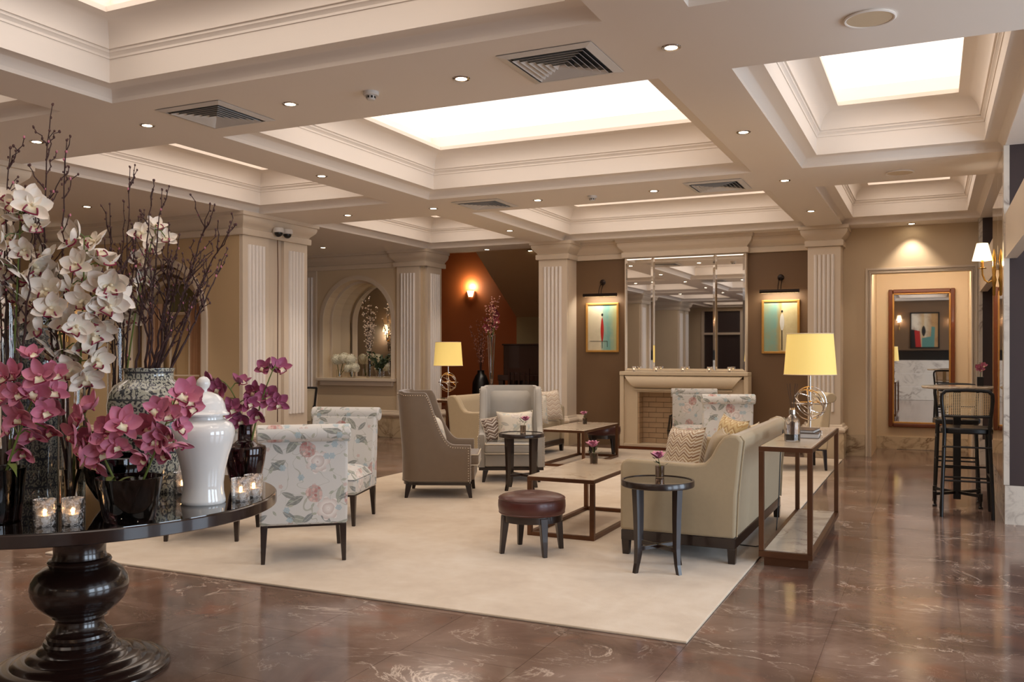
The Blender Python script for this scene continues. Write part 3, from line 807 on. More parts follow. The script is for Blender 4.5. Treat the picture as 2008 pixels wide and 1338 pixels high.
# ---- rug
rg = MB().box(RUG[0], RUG[1], RUG[2], RUG[3], 0.0, 0.014).build('rug', 'rug', smooth=None, bevel=0.005)
tag(rg, 'large cream wool rug under the seating group', 'rug')
RZ = 0.014

# ================================================================== CEILING FITTINGS
def downlight(x, y, i, label, group, power=SPOT_POWER):
    t = thing('downlight', label, 'downlight', (x, y, ZC), 0, group)
    if not DL:
        ring = MB().lathe([(0.036, 0.002), (0.036, -0.004), (0.052, -0.006), (0.056, -0.001), (0.056, 0.002)], 24).mesh('trim_ring')
        lens = MB().lathe([(0.001, -0.003), (0.036, -0.003)], 20).mesh('lens')
        DL.append(with_mat(ring, 'chrome')); DL.append(with_mat(lens, 'down'))
    inst(DL[0], 'trim_ring', t, (0, 0, 0)); inst(DL[1], 'lens', t, (0, 0, 0))
    spot_light((0, 0, -0.02), power * (1.7 if y > 9 and power == SPOT_POWER else 1), parent=t)
    return t
DL = []
g = 'ceiling downlights'
COLS = [-6.54, -5.32, -3.98, -2.65, -1.32]
WHERE = {4.89: ['outer end of the front beam', 'front beam crossing by the left coffers', 'front beam between the left vent and the smoke detector', 'front beam between the smoke detector and the right vent', 'front beam crossing by the right coffers'],
         9.13: ['outer end of the far beam by the twin camera', 'far beam crossing by the left coffers', 'far beam between the left vent and the smoke detector', 'far beam between the smoke detector and the right vent', 'far beam crossing by the right coffers'],
         0.65: ['outer end of the reception beam', 'reception beam crossing by the left coffers', 'reception beam over the left half of the lobby', 'reception beam over the right half of the lobby', 'reception beam crossing by the right coffers']}
for yy, names in WHERE.items():
    for xx, nm in zip(COLS, names): downlight(xx, yy, 0, 'small round downlight at the ' + nm, g)
for xx, nm in ((-5.32, 'left'), (-1.32, 'right')):
    for yy, wh in ((7.0, 'midway between the front and far beams'), (11.23, 'between the far beam and the fireplace wall'), (2.77, 'over the flower table side')):
        downlight(xx, yy, 0, 'small round downlight on the %s long beam %s' % (nm, wh), g)
downlight(-6.62, 13.1, 0, 'small downlight at the mouth of the stair alcove', g, 60)
downlight(-8.9, 11.75, 0, 'small downlight in front of the arched niche', g, 80)
downlight(-8.9, 7.3, 0, 'small downlight before the arched window', g, 90)
downlight(-10.2, 7.2, 0, 'small downlight in the left alcove ceiling', g, 90)
downlight(-0.25, 12.88, 0, 'small downlight washing the wall above the recess', g, 45)
downlight(-6.2, 13.9, 0, 'added small downlight under the sloping stair soffit', g, 55).location.z = 3.15  # added fitting, brightens the piano end of the alcove
downlight(-8.9, 15.0, 0, 'added small downlight high in the stair alcove', g, 90).location.z = 4.15  # second added fitting, lifts the rust wall and alcove from above
downlight(-8.91, 12.95, 0, 'added small downlight in the crown of the arched niche', g, 16).location.z = 2.655  # added fitting that lightens the inside of the niche
downlight(1.0, 11.3, 0, 'small downlight beyond the far header', g, 25)

def vent(x, y, lab):
    t = thing('air_vent', lab, 'air vent', (x, y, ZC), 0, 'ceiling air vents')
    R = 0.29
    MB().box(-R + 0.05, R - 0.05, -R + 0.05, R - 0.05, -0.001, 0.0).build('backing', 'black', t, smooth=None)
    def ring(r0, r1, z0, z1, z2):
        m = MB()
        A = [(-r0, -r0), (r0, -r0), (r0, r0), (-r0, r0)]; B = [(-r1, -r1), (r1, -r1), (r1, r1), (-r1, r1)]
        for k in range(4):
            k2 = (k + 1) % 4
            m.face([(*A[k], z0), (*A[k2], z0), (*B[k2], z1), (*B[k], z1)])
            m.face([(*A[k], z0 + z2), (*A[k2], z0 + z2), (*B[k2], z1 + z2), (*B[k], z1 + z2)])
            m.face([(*A[k], z0), (*A[k2], z0), (*A[k2], z0 + z2), (*A[k], z0 + z2)])
            m.face([(*B[k], z1), (*B[k2], z1), (*B[k2], z1 + z2), (*B[k], z1 + z2)])
        return m
    ring(R, R - 0.05, -0.004, -0.014, -0.002).build('frame', 'white', t, smooth=None)
    for k in range(6):
        r = R - 0.072 - k * 0.036
        if r > 0.02: ring(r, r - 0.019, -0.020, -0.003, -0.002).build('slat', 'white', t, smooth=None)
vent(-1.98, 4.89, 'square white air vent with concentric louvres beside the downlight nearest the central coffer corner')
vent(-4.64, 4.89, 'square white air vent with concentric louvres between coffers over the flower table')
vent(-4.63, 9.12, 'square white air vent in the beam above the taupe wing chairs')
vent(-1.98, 9.12, 'square white air vent in the beam above the linen sofa')

for (x, y, lab) in ((-3.32, 4.89, 'white smoke detector on the beam before the central coffer'), (-3.34, 9.14, 'white smoke detector on the beam behind the central coffer')):
    t = thing('smoke_detector', lab, 'smoke detector', (x, y, ZC), 0, 'smoke detectors')
    MB().lathe([(0.001, 0), (0.052, 0), (0.052, -0.02), (0.046, -0.026), (0.001, -0.026)], 24).build('base', 'white', t)
    MB().lathe([(0.030, -0.026), (0.030, -0.046), (0.024, -0.054), (0.001, -0.056)], 20).build('sensor_cap', 'white', t)
    m = MB()
    for k in range(8):
        a = 2 * PI * k / 8; T = Matrix.Rotation(a, 4, 'Z')
        m.add(MB(T).box(0.029, 0.0312, -0.006, 0.006, -0.044, -0.030))
    m.build('sensor_slots', 'black', t, smooth=None)
for (x, y, lab) in ((-0.29, 4.89, 'round ceiling speaker between the right coffers near the beam crossing'), (-0.28, 9.18, 'round ceiling speaker before the far right coffer')):
    t = thing('ceiling_speaker', lab, 'speaker', (x, y, ZC), 0, 'ceiling speakers')
    MB().lathe([(0.112, 0), (0.125, -0.001), (0.128, -0.008), (0.120, -0.012), (0.112, -0.010), (0.112, 0)], 40).build('rim', 'ceiling', t)
    MB().lathe([(0.001, -0.004), (0.06, -0.005), (0.112, -0.008)], 40).build('grille', 'wall', t)

# twin security camera on the left pier
t = thing('security_camera', 'twin dome security camera on the left pier below the soffit', 'camera', (XL + 0.05, 9.0, 2.93))
MB().box(0, 0.05, -0.1, 0.1, -0.03, 0.06).build('mount', 'white', t, smooth=None, bevel=0.01)
for s_ in (-0.085, 0.085):
    h = MB().lathe([(0.001, 0.05), (0.062, 0.05), (0.068, 0.03), (0.068, -0.005), (0.06, -0.01)], 20, (0.10, s_, 0)).build('housing', 'white', t)
    MB().sphere((0.10, s_, -0.012), 0.052, 16, 10).build('dome', 'black', h)
cc = MB().tube([(0.012, 0, -0.03), (0.012, 0.01, -0.5), (0.012, 0, -2.4)], 0.006, 6).build('cable', 'bronze', t)

# ================================================================== FIREPLACE AND OVERMANTEL
FX0, FX1, FY = -4.205, -2.33, 12.72
fc = (FX0 + FX1) / 2
fp = thing('fireplace', 'carved limestone fireplace with rolled frieze on the back wall', 'fireplace', (0, 0, 0))
ox0, ox1, oz0, oz1 = -3.945, fc * 2 + 3.945, 0.07, 0.83
for a, c in ((FX0 + 0.01, ox0), (ox1, FX1 - 0.01)): MB().box(a, c, FY + 0.02, 12.95, 0.03, 1.03).build('jamb', 'stone', fp, smooth=None, bevel=0.004)
MB().box(ox0 - 0.001, ox1 + 0.001, FY + 0.02, 12.95, oz1, 1.03).build('lintel', 'stone', fp, smooth=None, bevel=0.004)
# outer frame, raised
for a, c in ((FX0, FX0 + 0.06), (FX1 - 0.06, FX1)): MB().box(a, c, FY - 0.03, 12.95, 0.03, 1.08).build('side_pilaster', 'stone', fp, smooth=None, bevel=0.006)
# bolection: swelling roll with mitred ends
prof = []
for k in range(13):
    a = PI * (k / 12)
    prof.append((FY + 0.02 - 0.10 * math.sin(a) ** 0.8, 0.89 + 0.19 * (1 - math.cos(a)) / 2))
rl = MB(); n_ = len(prof); pts_l = []; pts_r = []
for y_, z_ in prof:
    f = (1.08 - z_) / 0.19
    pts_l.append((FX0 + 0.07 + 0.16 * f, y_, z_)); pts_r.append((FX1 - 0.07 - 0.16 * f, y_, z_))
i0 = rl._p(pts_l + pts_r)
for k in range(n_ - 1): rl.f.append((i0 + k, i0 + n_ + k, i0 + n_ + k + 1, i0 + k + 1))
rl.f.append(tuple(i0 + k for k in range(n_))); rl.f.append(tuple(i0 + n_ + k for k in reversed(range(n_))))
rl.build('frieze_roll', 'stone', fp, smooth=60)
MB().box(FX0 + 0.22, FX1 - 0.22, FY - 0.01, FY + 0.03, 0.855, 0.882).build('fillet', 'stone', fp, smooth=None, bevel=0.005)
MB().box(FX0, FX1, FY - 0.05, 12.95, 1.08, 1.135).build('mantel_shelf', 'stone', fp, smooth=None, bevel=0.008)
MB().box(FX0 - 0.01, FX1 + 0.01, FY - 0.06, 12.95, 0.0, 0.03).build('foot_slab', 'walnut', fp, smooth=None)
MB().box(FX0 + 0.0, FX1 - 0.0, FY - 0.02, FY + 0.03, 0.03, oz0).build('threshold', 'stone', fp, smooth=None, bevel=0.004)
# firebox lined with bricks
fb = MB().box(ox0 - 0.05, ox1 + 0.05, 12.948, 12.949, 0.03, oz1 + 0.05).build('firebox', 'mortar', fp, smooth=None)
bd = 0.215
row_h = (oz1 - oz0) / 10
brk = with_mat(MB().box(-0.1085, 0.1085, -0.012, 0.012, -row_h / 2 + 0.003, row_h / 2 - 0.003).mesh('brick', None), 'brick')
brs = with_mat(MB().box(-0.012, 0.012, -0.05, 0.05, -row_h / 2 + 0.002, row_h / 2 - 0.002).mesh('brick', None), 'brick')
for r_ in range(10):
    z_ = oz0 + row_h * (r_ + 0.5)
    nb = int((ox1 - ox0) / 0.222) + 1
    for k in range(nb + 1):
        x_ = ox0 + 0.12 + k * 0.222 - (0.111 if r_ % 2 else 0)
        lo, hi = max(x_ - 0.1095, ox0 + 0.026), min(x_ + 0.1095, ox1 - 0.026)
        if hi - lo < 0.02: continue
        ob_ = inst(brk, 'brick', fb, ((lo + hi) / 2, 12.936 - 0.0015 * ((r_ * 7 + k * 3) % 3), z_))
        ob_.scale.x = (hi - lo) / 0.219
    for k in range(2):
        for xs_ in (ox0 + 0.013, ox1 - 0.013):
            inst(brs, 'brick', fb, (xs_, FY + 0.075 + k * 0.104, z_))
MB().box(ox0, ox1, FY + 0.03, 12.93, 0.035, oz0).build('hearth', 'stone', fp, smooth=None)

# fire basket / lantern standing on the hearth
t = thing('fire_screen_basket', 'dark wire basket standing in the fireplace opening', 'basket', (-3.36, 12.80, oz0))
m = MB()
for k in range(18):
    a = 2 * PI * k / 18
    m.tube([(0.13 * math.cos(a), 0.07 * math.sin(a), 0.0), (0.15 * math.cos(a), 0.075 * math.sin(a), 0.2), (0.12 * math.cos(a), 0.06 * math.sin(a), 0.42)], 0.005, 5)
m.build('wire', 'black', t)
for zz, rr in ((0.01, 0.13), (0.42, 0.12), (0.2, 0.15)):
    MB().tube([(rr * math.cos(a), rr * 0.5 * math.sin(a), zz) for a in [2 * PI * k / 24 for k in range(24)]], 0.008, 6, True).build('hoop', 'black', t)
MB().tube([(-0.1, 0, 0.42), (-0.05, 0, 0.47), (0.05, 0, 0.47), (0.1, 0, 0.42)], 0.007, 6).build('handle', 'black', t)

# overmantel mirror: three bevelled panes with slim mirrored borders
om = thing('overmantel_mirror', 'tall three-pane wall mirror above the fireplace mantel', 'mirror', (0, 0, 0))
MB().box(-4.205, -2.405, 12.938, 12.949, 1.14, 2.838).build('backing', 'trim', om, smooth=None)
def pane(x0, x1, z0, z1, y=12.937, bv=0.028, parent=om):
    m = MB(); d = 0.006
    o_ = [(x0, y, z0), (x1, y, z0), (x1, y, z1), (x0, y, z1)]; i_ = [(x0 + bv, y - d, z0 + bv), (x1 - bv, y - d, z0 + bv), (x1 - bv, y - d, z1 - bv), (x0 + bv, y - d, z1 - bv)]
    a = m._p(o_ + i_); m.f.append((a + 4, a + 5, a + 6, a + 7))
    for k in range(4): k2 = (k + 1) % 4; m.f.append((a + k, a + k2, a + 4 + k2, a + 4 + k))
    return m.build('pane', 'mirror', parent, smooth=None)
for a, c in ((-4.19, -3.77), (-3.765, -2.845), (-2.84, -2.42)): pane(a, c, 1.15, 2.835)

# candle glasses
def candle_parts():
    gl = MB().lathe([(0.001, 0.004), (0.030, 0.004), (0.0325, 0.008), (0.036, 0.092), (0.0385, 0.092), (0.036, 0.004), (0.034, 0.0), (0.001, 0.0)], 24).mesh('glass', 40)
    wx_ = MB().lathe([(0.001, 0.008), (0.028, 0.008), (0.030, 0.036), (0.001, 0.034)], 20).mesh('wax')
    fl = MB().sphere((0, 0, 0.046), 0.006, 8, 8, (1, 1, 1.9)).mesh('flame')
    return with_mat(gl, M['candleglass']), with_mat(wx_, 'wax'), with_mat(fl, 'flame')
def _cg():
    n = NT('etched_candle_glass'); co = n.coords()
    f = n.noise(co, 60, 3, 0.6, 1.0)
    n.set(Base_Color=(0.9, 0.86, 0.83, 1), Roughness=n.math('MULTIPLY', f, 0.5), Transmission_Weight=n.math('MULTIPLY_ADD', n.math('GREATER_THAN', f, 0.54), -0.35, 0.97), IOR=1.45)
    n.bump(f, 0.5, 0.006)
    return n.m
M['candleglass'] = _cg()
CP = candle_parts()
def candle(loc, label, group, s=1.0, power=0.35):
    t = thing('candle_glass', label, 'candle', loc, 0, group); t.scale = (s, s, s)
    inst(CP[0], 'glass', t, (0, 0, 0)); w_ = inst(CP[1], 'wax', t, (0, 0, 0)); inst(CP[2], 'flame', w_, (0, 0, 0))
    return t
MP = [-4.02, -3.68, -3.28, -2.90, -2.61]
for k, xx in enumerate(MP):
    candle((xx, 12.80, 1.135), ('first', 'second', 'third', 'fourth', 'fifth')[k] + ' tealight glass along the mantel from the red figure painting', 'candles on the mantel', 0.8, 0.25)

# paintings with picture lights
def painting(x0, x1, z0, z1, canvas, fig, lab, lab2):
    cx_, cz_ = (x0 + x1) / 2, (z0 + z1) / 2; w, h = x1 - x0, z1 - z0
    t = thing('painting', lab, 'painting', (cx_, YB, cz_))
    f = 0.032
    m = MB()
    for a in ((-w / 2, -w / 2 + f, -h / 2, h / 2), (w / 2 - f, w / 2, -h / 2, h / 2), (-w / 2 + f, w / 2 - f, -h / 2, -h / 2 + f), (-w / 2 + f, w / 2 - f, h / 2 - f, h / 2)):
        m.box(a[0], a[1], -0.045, -0.002, a[2], a[3])
    m.build('frame', 'gilt', t, smooth=None, bevel=0.006)
    c = MB().box(-w / 2 + f, w / 2 - f, -0.028, -0.004, -h / 2 + f, h / 2 - f).build('canvas', canvas, t, smooth=None)
    fig(t, w, h)
    t2 = thing('picture_light', lab2, 'picture light', (cx_, YB, z1 + 0.115), 0)
    b = MB().tube([(-0.27, -0.14, 0), (0.27, -0.14, 0)], 0.024, 12); b.build('shade', 'darkmetal', t2)
    MB().box(-0.25, 0.25, -0.134, -0.122, -0.0235, -0.016).build('bulb', glow_pic, t2, smooth=None)
    for s_ in (-0.02, 0.02): MB().tube([(s_, -0.14, 0.015), (s_, -0.12, 0.08), (s_, -0.04, 0.17), (s_, -0.01, 0.19)], 0.006, 6).build('arm', 'darkmetal', t2)
    MB().lathe([(0.001, 0), (0.045, 0), (0.045, 0.01), (0.03, 0.02), (0.001, 0.022)], 20).build('wall_plate', 'darkmetal', t2).matrix_basis = Matrix.Translation((0, 0, 0.2)) @ Matrix.Rotation(PI / 2, 4, 'X')
    l = area('picture_beam', (0, -0.14, -0.035), (math.radians(28), 0, 0), 0.48, 0.02, 4.2, (1, 0.90, 0.74)); l.parent = t2
glow_pic = glow('picture_lamp_tube', '#ffe0a6', 6)
def spindle(m, cx_, z0, z1, w, y=-0.031, n=14, pw=0.7):
    L = []; R = []
    for k in range(n + 1):
        a = k / n; ww = w * math.sin(PI * a) ** pw
        L.append((cx_ - ww / 2, y, z0 + (z1 - z0) * a)); R.append((cx_ + ww / 2, y, z0 + (z1 - z0) * a))
    for k in range(n): m.face([L[k], R[k], R[k + 1], L[k + 1]])
    return m
def fig_red(t, w, h):
    spindle(MB(), 0.0, -0.235, 0.16, 0.05).build('figure', 'paint_red', t, smooth=None)
    MB().sphere((0, -0.031, 0.195), 0.016, 10, 8, (1, 0.15, 1.4)).build('head', 'paint_black', t)
    m = MB().box(-0.2, 0.085, -0.0315, -0.029, -0.213, -0.207).box(0.08, 0.086, -0.0315, -0.029, -0.30, -0.207).box(-0.003, 0.003, -0.0315, -0.029, -0.32, -0.22)
    m.build('line', 'paint_black', t, smooth=None)
def fig_white(t, w, h):
    spindle(MB(), 0.02, -0.06, 0.19, 0.062, pw=0.55).build('figure', 'paint_white', t, smooth=None)
    MB().sphere((0.02, -0.031, 0.215), 0.014, 10, 8, (1, 0.15, 1.3)).build('head', 'paint_black', t)
    m = MB().box(0.012, 0.024, -0.0315, -0.029, -0.33, -0.05)
    m.build('line', 'paint_black', t, smooth=None)
painting(-4.86, -4.33, 1.42, 2.18, 'canvas_a', fig_red, 'framed abstract painting with a slim red figure', 'bronze picture light over the painting of the red figure')
painting(-2.20, -1.68, 1.40, 2.16, 'canvas_b', fig_white, 'framed abstract painting with a slim white figure', 'bronze picture light over the painting of the white figure')

# added light strip, tucked behind the header to brighten the recess
t = thing('added_strip', 'added linear light hidden behind the head of the recess opening', 'light strip', (-0.148, YB + 0.17, 2.62))
MB().box(-0.55, 0.55, -0.03, 0.03, 0.0, 0.055).build('housing', 'white', t, smooth=None)
MB().box(-0.54, 0.54, -0.02, 0.025, -0.006, 0.0).build('diffuser', 'down', t, smooth=None)
l = area('added_strip_beam', (0, 0, -0.012), (math.radians(35), 0, 0), 1.0, 0.03, 16, WARM); l.parent = t
# tall mirror in the recess
t = thing('wall_mirror', 'tall mirror in a reddish wood frame hanging in the recess', 'mirror', (-0.148, ry, 0.36), 0)
w, h, f = 0.88, 2.0, 0.06
zt = 1.4 + (HOR - 567) / 135 - 0.36
zb_ = 1.4 - (839 - HOR) / 135 - 0.36
m = MB()
for a in ((-w / 2, -w / 2 + f, zb_, zt), (w / 2 - f, w / 2, zb_, zt), (-w / 2 + f, w / 2 - f, zb_, zb_ + f), (-w / 2 + f, w / 2 - f, zt - f, zt)):
    m.box(a[0], a[1], -0.06, -0.003, a[2], a[3])
m.build('frame', 'walnut', t, smooth=None, bevel=0.014, seg=3)
m = MB()
for a in ((-w / 2 + f - 0.002, -w / 2 + f + 0.012, zb_ + f, zt - f), (w / 2 - f - 0.012, w / 2 - f + 0.002, zb_ + f, zt - f), (-w / 2 + f, w / 2 - f, zb_ + f - 0.002, zb_ + f + 0.012), (-w / 2 + f, w / 2 - f, zt - f - 0.012, zt - f + 0.002)):
    m.box(a[0], a[1], -0.05, -0.006, a[2], a[3])
m.build('slip', 'gilt', t, smooth=None)
pane(-w / 2 + f, w / 2 - f, zb_ + f, zt - f, y=-0.022, bv=0.02, parent=t)

# brass wall sconce with a pleated shade on the mirrored flank
def sconce(name, lab, loc, rz, power=6, arms=((0.0, 0),)):
    t = thing(name, lab, 'wall lamp', loc, rz)
    # local -y points into the room
    MB().lathe([(0.001, -0.2), (0.012, -0.19), (0.014, -0.1), (0.022, -0.05), (0.014, -0.01), (0.018, 0.04), (0.012, 0.10), (0.020, 0.14), (0.010, 0.19), (0.001, 0.23)], 14, (0, -0.025, 0)).build('backplate', 'brass', t)
    MB().tube([(0, -0.03, -0.05), (0, -0.07, -0.075), (0, -0.10, -0.05), (0, -0.118, 0.0), (0, -0.12, 0.05)], 0.008, 8).build('arm', 'brass', t)
    MB().lathe([(0.001, 0.05), (0.034, 0.055), (0.036, 0.06), (0.012, 0.064), (0.011, 0.13), (0.001, 0.13)], 18, (0, -0.12, 0)).build('candle_cup', 'brass', t)
    m = MB(); n = 40
    ra = [0.082 + 0.003 * (k % 2) for k in range(n)]; rb = [0.045 + 0.002 * (k % 2) for k in range(n)]
    for k in range(n):
        a0, a1 = 2 * PI * k / n, 2 * PI * (k + 1) / n; k2 = (k + 1) % n
        m.face([(ra[k] * math.cos(a0), -0.12 + ra[k] * math.sin(a0), 0.13), (ra[k2] * math.cos(a1), -0.12 + ra[k2] * math.sin(a1), 0.13), (rb[k2] * math.cos(a1), -0.12 + rb[k2] * math.sin(a1), 0.285), (rb[k] * math.cos(a0), -0.12 + rb[k] * math.sin(a0), 0.285)])
    m.build('lamp_shade', 'sconce_shade', t, smooth=None)
    point_light((0, -0.12, 0.10), power, r=0.03, parent=t, name='sconce_light')
    return t
sconce('wall_sconce', 'brass wall sconce with a pleated white shade on the mirrored pier', (XR - 0.01, 9.2, 2.12), -PI / 2, 7)
sconce('wall_sconce', 'brass wall sconce beside the arched window in the left alcove', (-10.55, 8.37, 1.75), 0, 7)
sconce('wall_sconce', 'brass wall sconce in the alcove facing the niche', (-10.9, 9.63, 1.75), PI, 7)

# glass uplight on the rust wall
t = thing('wall_uplight', 'small glass cup uplight glowing on the rust wall', 'wall lamp', (-8.71, 16.5, 2.58))
MB().prism([(0.085 * math.cos(a), -0.02 - 0.07 * math.sin(a)) for a in [PI * k / 10 for k in range(11)]], 'z', 0.13, 0.14).build('rim', 'gilt', t)
m = MB()
m.grid(lambda a, b_: ((0.085 * (0.55 + 0.45 * b_)) * math.cos(PI * a), -0.015 - 0.075 * (0.5 + 0.5 * b_) * math.sin(PI * a), 0.14 * b_), 12, 4)
m.build('glass_cup', 'uplight', t)
point_light((0, -0.09, 0.22), 22, (1, 0.80, 0.50), 0.03, 'uplight_light', t)
MB().lathe([(0.001, 0), (0.012, -0.002), (0.008, -0.02), (0.001, -0.03)], 10, (0, -0.05, 0)).build('finial', 'brass', t)

# ================================================================== ARCHED WINDOW IN THE LEFT ALCOVE
aw = thing('arched_window_case', 'cream arched mirror window with folded curtains in the tan wall', 'arched window', (0, 0, 0))
for r0, r1, y0, y1 in ((0.70, 0.78, 8.35, 8.38), (0.60, 0.66, 8.44, 8.47), (0.50, 0.54, 8.56, 8.60)):
    m = MB(); arch_ring(m, NA['cx'], r0, r1, NA['zs'], NA['zb'], y0, y1); m.build('arch_moulding', 'trim', aw, smooth=40)
m = MB()
for k in range(2):
    r = (0.66, 0.54)[k]; y0, y1 = ((8.47, 8.56), (8.60, 8.70))[k]
    mm = MB(); arch_reveal(mm, NA['cx'], r, NA['zs'], NA['zb'], y0, y1, sill=False); mm.build('reveal', 'wall_tan', aw, smooth=40)
MB().box(NA['cx'] - 0.6, NA['cx'] + 0.6, 8.70, 8.73, NA['zb'], 2.5).build('back_panel', 'wall_tan', aw, smooth=None)
MB().box(-9.02, -8.52, 8.66, 8.69, 1.94, 2.30).build('olive_screen', 'blind', aw, smooth=None, bevel=0.02)
m = MB()
for a in ((-9.05, -8.49, 1.90, 1.94), (-9.05, -8.49, 2.30, 2.34), (-9.05, -9.02, 1.90, 2.34), (-8.52, -8.49, 1.90, 2.34)): m.box(a[0], a[1], 8.645, 8.695, a[2], a[3])
m.build('screen_frame', 'trim', aw, smooth=None, bevel=0.008)
def curtain(parent, x0, x1, y, z0, z1, folds, amp=0.022, mat='curtain'):
    n = folds * 8
    m = MB().grid(lambda a, b_: (x0 + (x1 - x0) * a, y - amp * math.sin(a * folds * 2 * PI) - 0.01 * math.sin(a * 17), z0 + (z1 - z0) * b_), n, 3)
    m.grid(lambda a, b_: (x0 + (x1 - x0) * a, y + 0.006 - amp * math.sin(a * folds * 2 * PI) - 0.01 * math.sin(a * 17), z0 + (z1 - z0) * b_), n, 3)
    return m.build('curtain', mat, parent, smooth=60)
curtain(aw, -8.62, -8.36, 8.63, 0.97, 2.05, 5); curtain(aw, -9.38, -9.12, 8.63, 0.97, 2.05, 5)
m = MB()
for xx in (-9.1, -8.95, -8.62): m.box(xx - 0.012, xx + 0.012, 8.60, 8.62, 0.96, 1.92)
m.build('mullion', 'trim', aw, smooth=None)
for zz in (1.12, 1.02): MB().box(-9.36, -8.38, 8.53, 8.55, zz - 0.01, zz + 0.01).build('glazing_bar', 'trim', aw, smooth=None)
MB().box(NA['cx'] - 0.80, NA['cx'] + 0.80, 8.28, 8.42, NA['zb'] - 0.05, NA['zb']).build('sill', 'trim', aw, smooth=None, bevel=0.006)

# ================================================================== RECEPTION SIDE (behind the viewpoint, seen in the mirrors)
t = thing('reception_counter', 'white marble reception counter with a dark upper ledge', 'counter', (-0.9, -1.5, 0))
MB().box(-2.6, 1.6, 0, 0.5, 0, 1.2).build('counter_front', 'marble', t, smooth=None, bevel=0.004)
for zz in (0.4, 0.8): MB().box(-2.6, 1.6, 0.499, 0.503, zz - 0.004, zz + 0.004).build('joint', 'white', t, smooth=None)
MB().box(-2.65, 1.65, -0.05, 0.42, 1.20, 1.48).build('upper_ledge', 'black', t, smooth=None, bevel=0.006)
MB().box(-2.7, 1.7, -0.08, 0.48, 1.48, 1.505).build('ledge_top', 'wood', t, smooth=None, bevel=0.004)
t = thing('large_painting', 'large abstract painting in red, teal and cream behind reception', 'painting', (-0.23, -3.2, 2.15), PI)
MB().box(-0.40, 0.40, -0.03, -0.003, -0.55, 0.55).build('canvas', 'canvas_c', t, smooth=None)
m = MB()
for a in ((-0.43, -0.39, -0.58, 0.58), (0.39, 0.43, -0.58, 0.58), (-0.39, 0.39, -0.58, -0.54), (-0.39, 0.39, 0.54, 0.58)): m.box(a[0], a[1], -0.045, -0.003, a[2], a[3])
m.build('frame', 'black', t, smooth=None)
m = MB().face([(0.39, -0.032, -0.54), (0.2, -0.032, -0.54), (0.22, -0.032, 0.0), (0.39, -0.032, 0.03)]); m.build('dark_patch', 'paint_black', t, smooth=None)
m = MB().face([(0.26, -0.034, -0.54), (0.1, -0.034, -0.54), (0.14, -0.034, -0.02), (0.3, -0.034, 0.0)]); m.build('red_patch', 'paint_red', t, smooth=None)
m = MB().face([(0.08, -0.034, -0.54), (-0.28, -0.034, -0.54), (-0.3, -0.034, 0.1), (-0.2, -0.034, 0.12), (-0.18, -0.034, -0.2), (0.08, -0.034, -0.25)]); m.build('teal_patch', 'paint_teal', t, smooth=None)
spindle(MB(), 0.03, -0.2, 0.15, 0.12, y=-0.036).build('figure_patch', 'paint_black', t, smooth=None)
sconce('wall_sconce', 'brass wall sconce to one side of the large reception painting', (-0.98, -3.19, 2.35), PI, 7)
sconce('wall_sconce', 'brass wall sconce to the far side of the large reception painting', (0.56, -3.19, 2.35), PI, 7)

# ================================================================== SEATING
def facing(fx, fy): return math.atan2(-fx, fy)       # rz so that local +y looks along (fx, fy)

def slipper_chair(loc, rz, label, mat='floral', group='rolled-back slipper chairs'):
    t = thing('slipper_chair', label, 'chair', loc, rz, group)
    w = 0.285
    MB().prism([(-0.30, 0.25), (-0.345, 0.80), (-0.34, 0.845), (-0.265, 0.845), (-0.19, 0.44), (-0.19, 0.25)], 'x', -w, w).build('backrest', mat, t, uv=True, bevel=0.018, seg=3)
    r = MB(); prof = [(0.058 * math.cos(a) * 1.08, 0.058 * math.sin(a)) for a in [2 * PI * k / 20 for k in range(20)]]
    r.prism([(-0.335 + p, 0.862 + q) for p, q in prof], 'x', -w - 0.018, w + 0.018)
    r.build('back_roll', mat, t, uv=True, smooth=50, bevel=0.012, seg=3)
    MB().box(-w, w, -0.19, 0.29, 0.25, 0.375).build('seat_base', mat, t, uv=True, bevel=0.02, seg=3)
    c = MB().grid(lambda a, b: (-w + 2 * w * a, -0.19 + 0.49 * b, 0.375 + 0.085 * (1 - (2 * a - 1) ** 6) ** 0.6 * (1 - (2 * b - 1) ** 6) ** 0.6), 14, 14)
    c.build('seat_cushion', mat, t, uv=True, smooth=70)
    MB().box(-w + 0.02, w - 0.02, -0.28, 0.27, 0.235, 0.252).build('frame_rail', 'wood', t, smooth=None)
    for sx in (-1, 1):
        MB().taper((sx * 0.262, -0.285, 0.0), (0.026, 0.026), (sx * 0.255, -0.268, 0.25), (0.046, 0.046)).build('leg', 'wood', t, smooth=None, bevel=0.003)
        MB().taper((sx * 0.262, 0.262, 0.0), (0.026, 0.026), (sx * 0.255, 0.255, 0.25), (0.046, 0.046)).build('leg', 'wood', t, smooth=None, bevel=0.003)
    return t
slipper_chair((-3.958, 4.998, RZ), facing(-0.64, 0.77), 'floral slipper chair with its back to the round flower table')
slipper_chair((-4.53, 6.12, RZ), facing(0.294, -0.956), 'floral slipper chair facing the chair by the flower table')
slipper_chair((-5.0, 5.245, RZ), facing(-0.423, 0.906), 'floral slipper chair half hidden behind the flower table')
slipper_chair((-2.24, 10.66, RZ), facing(-0.35, 0.94), 'floral slipper chair with its back to the linen sofa, before the fireplace')
slipper_chair((-2.80, 11.52, RZ), facing(0.25, -0.97), 'floral slipper chair right in front of the fireplace opening')
slipper_chair((-1.50, 11.28, RZ), facing(-0.93, -0.36), 'plain cream slipper chair beside the right reeded pilaster', 'cream_cloth')

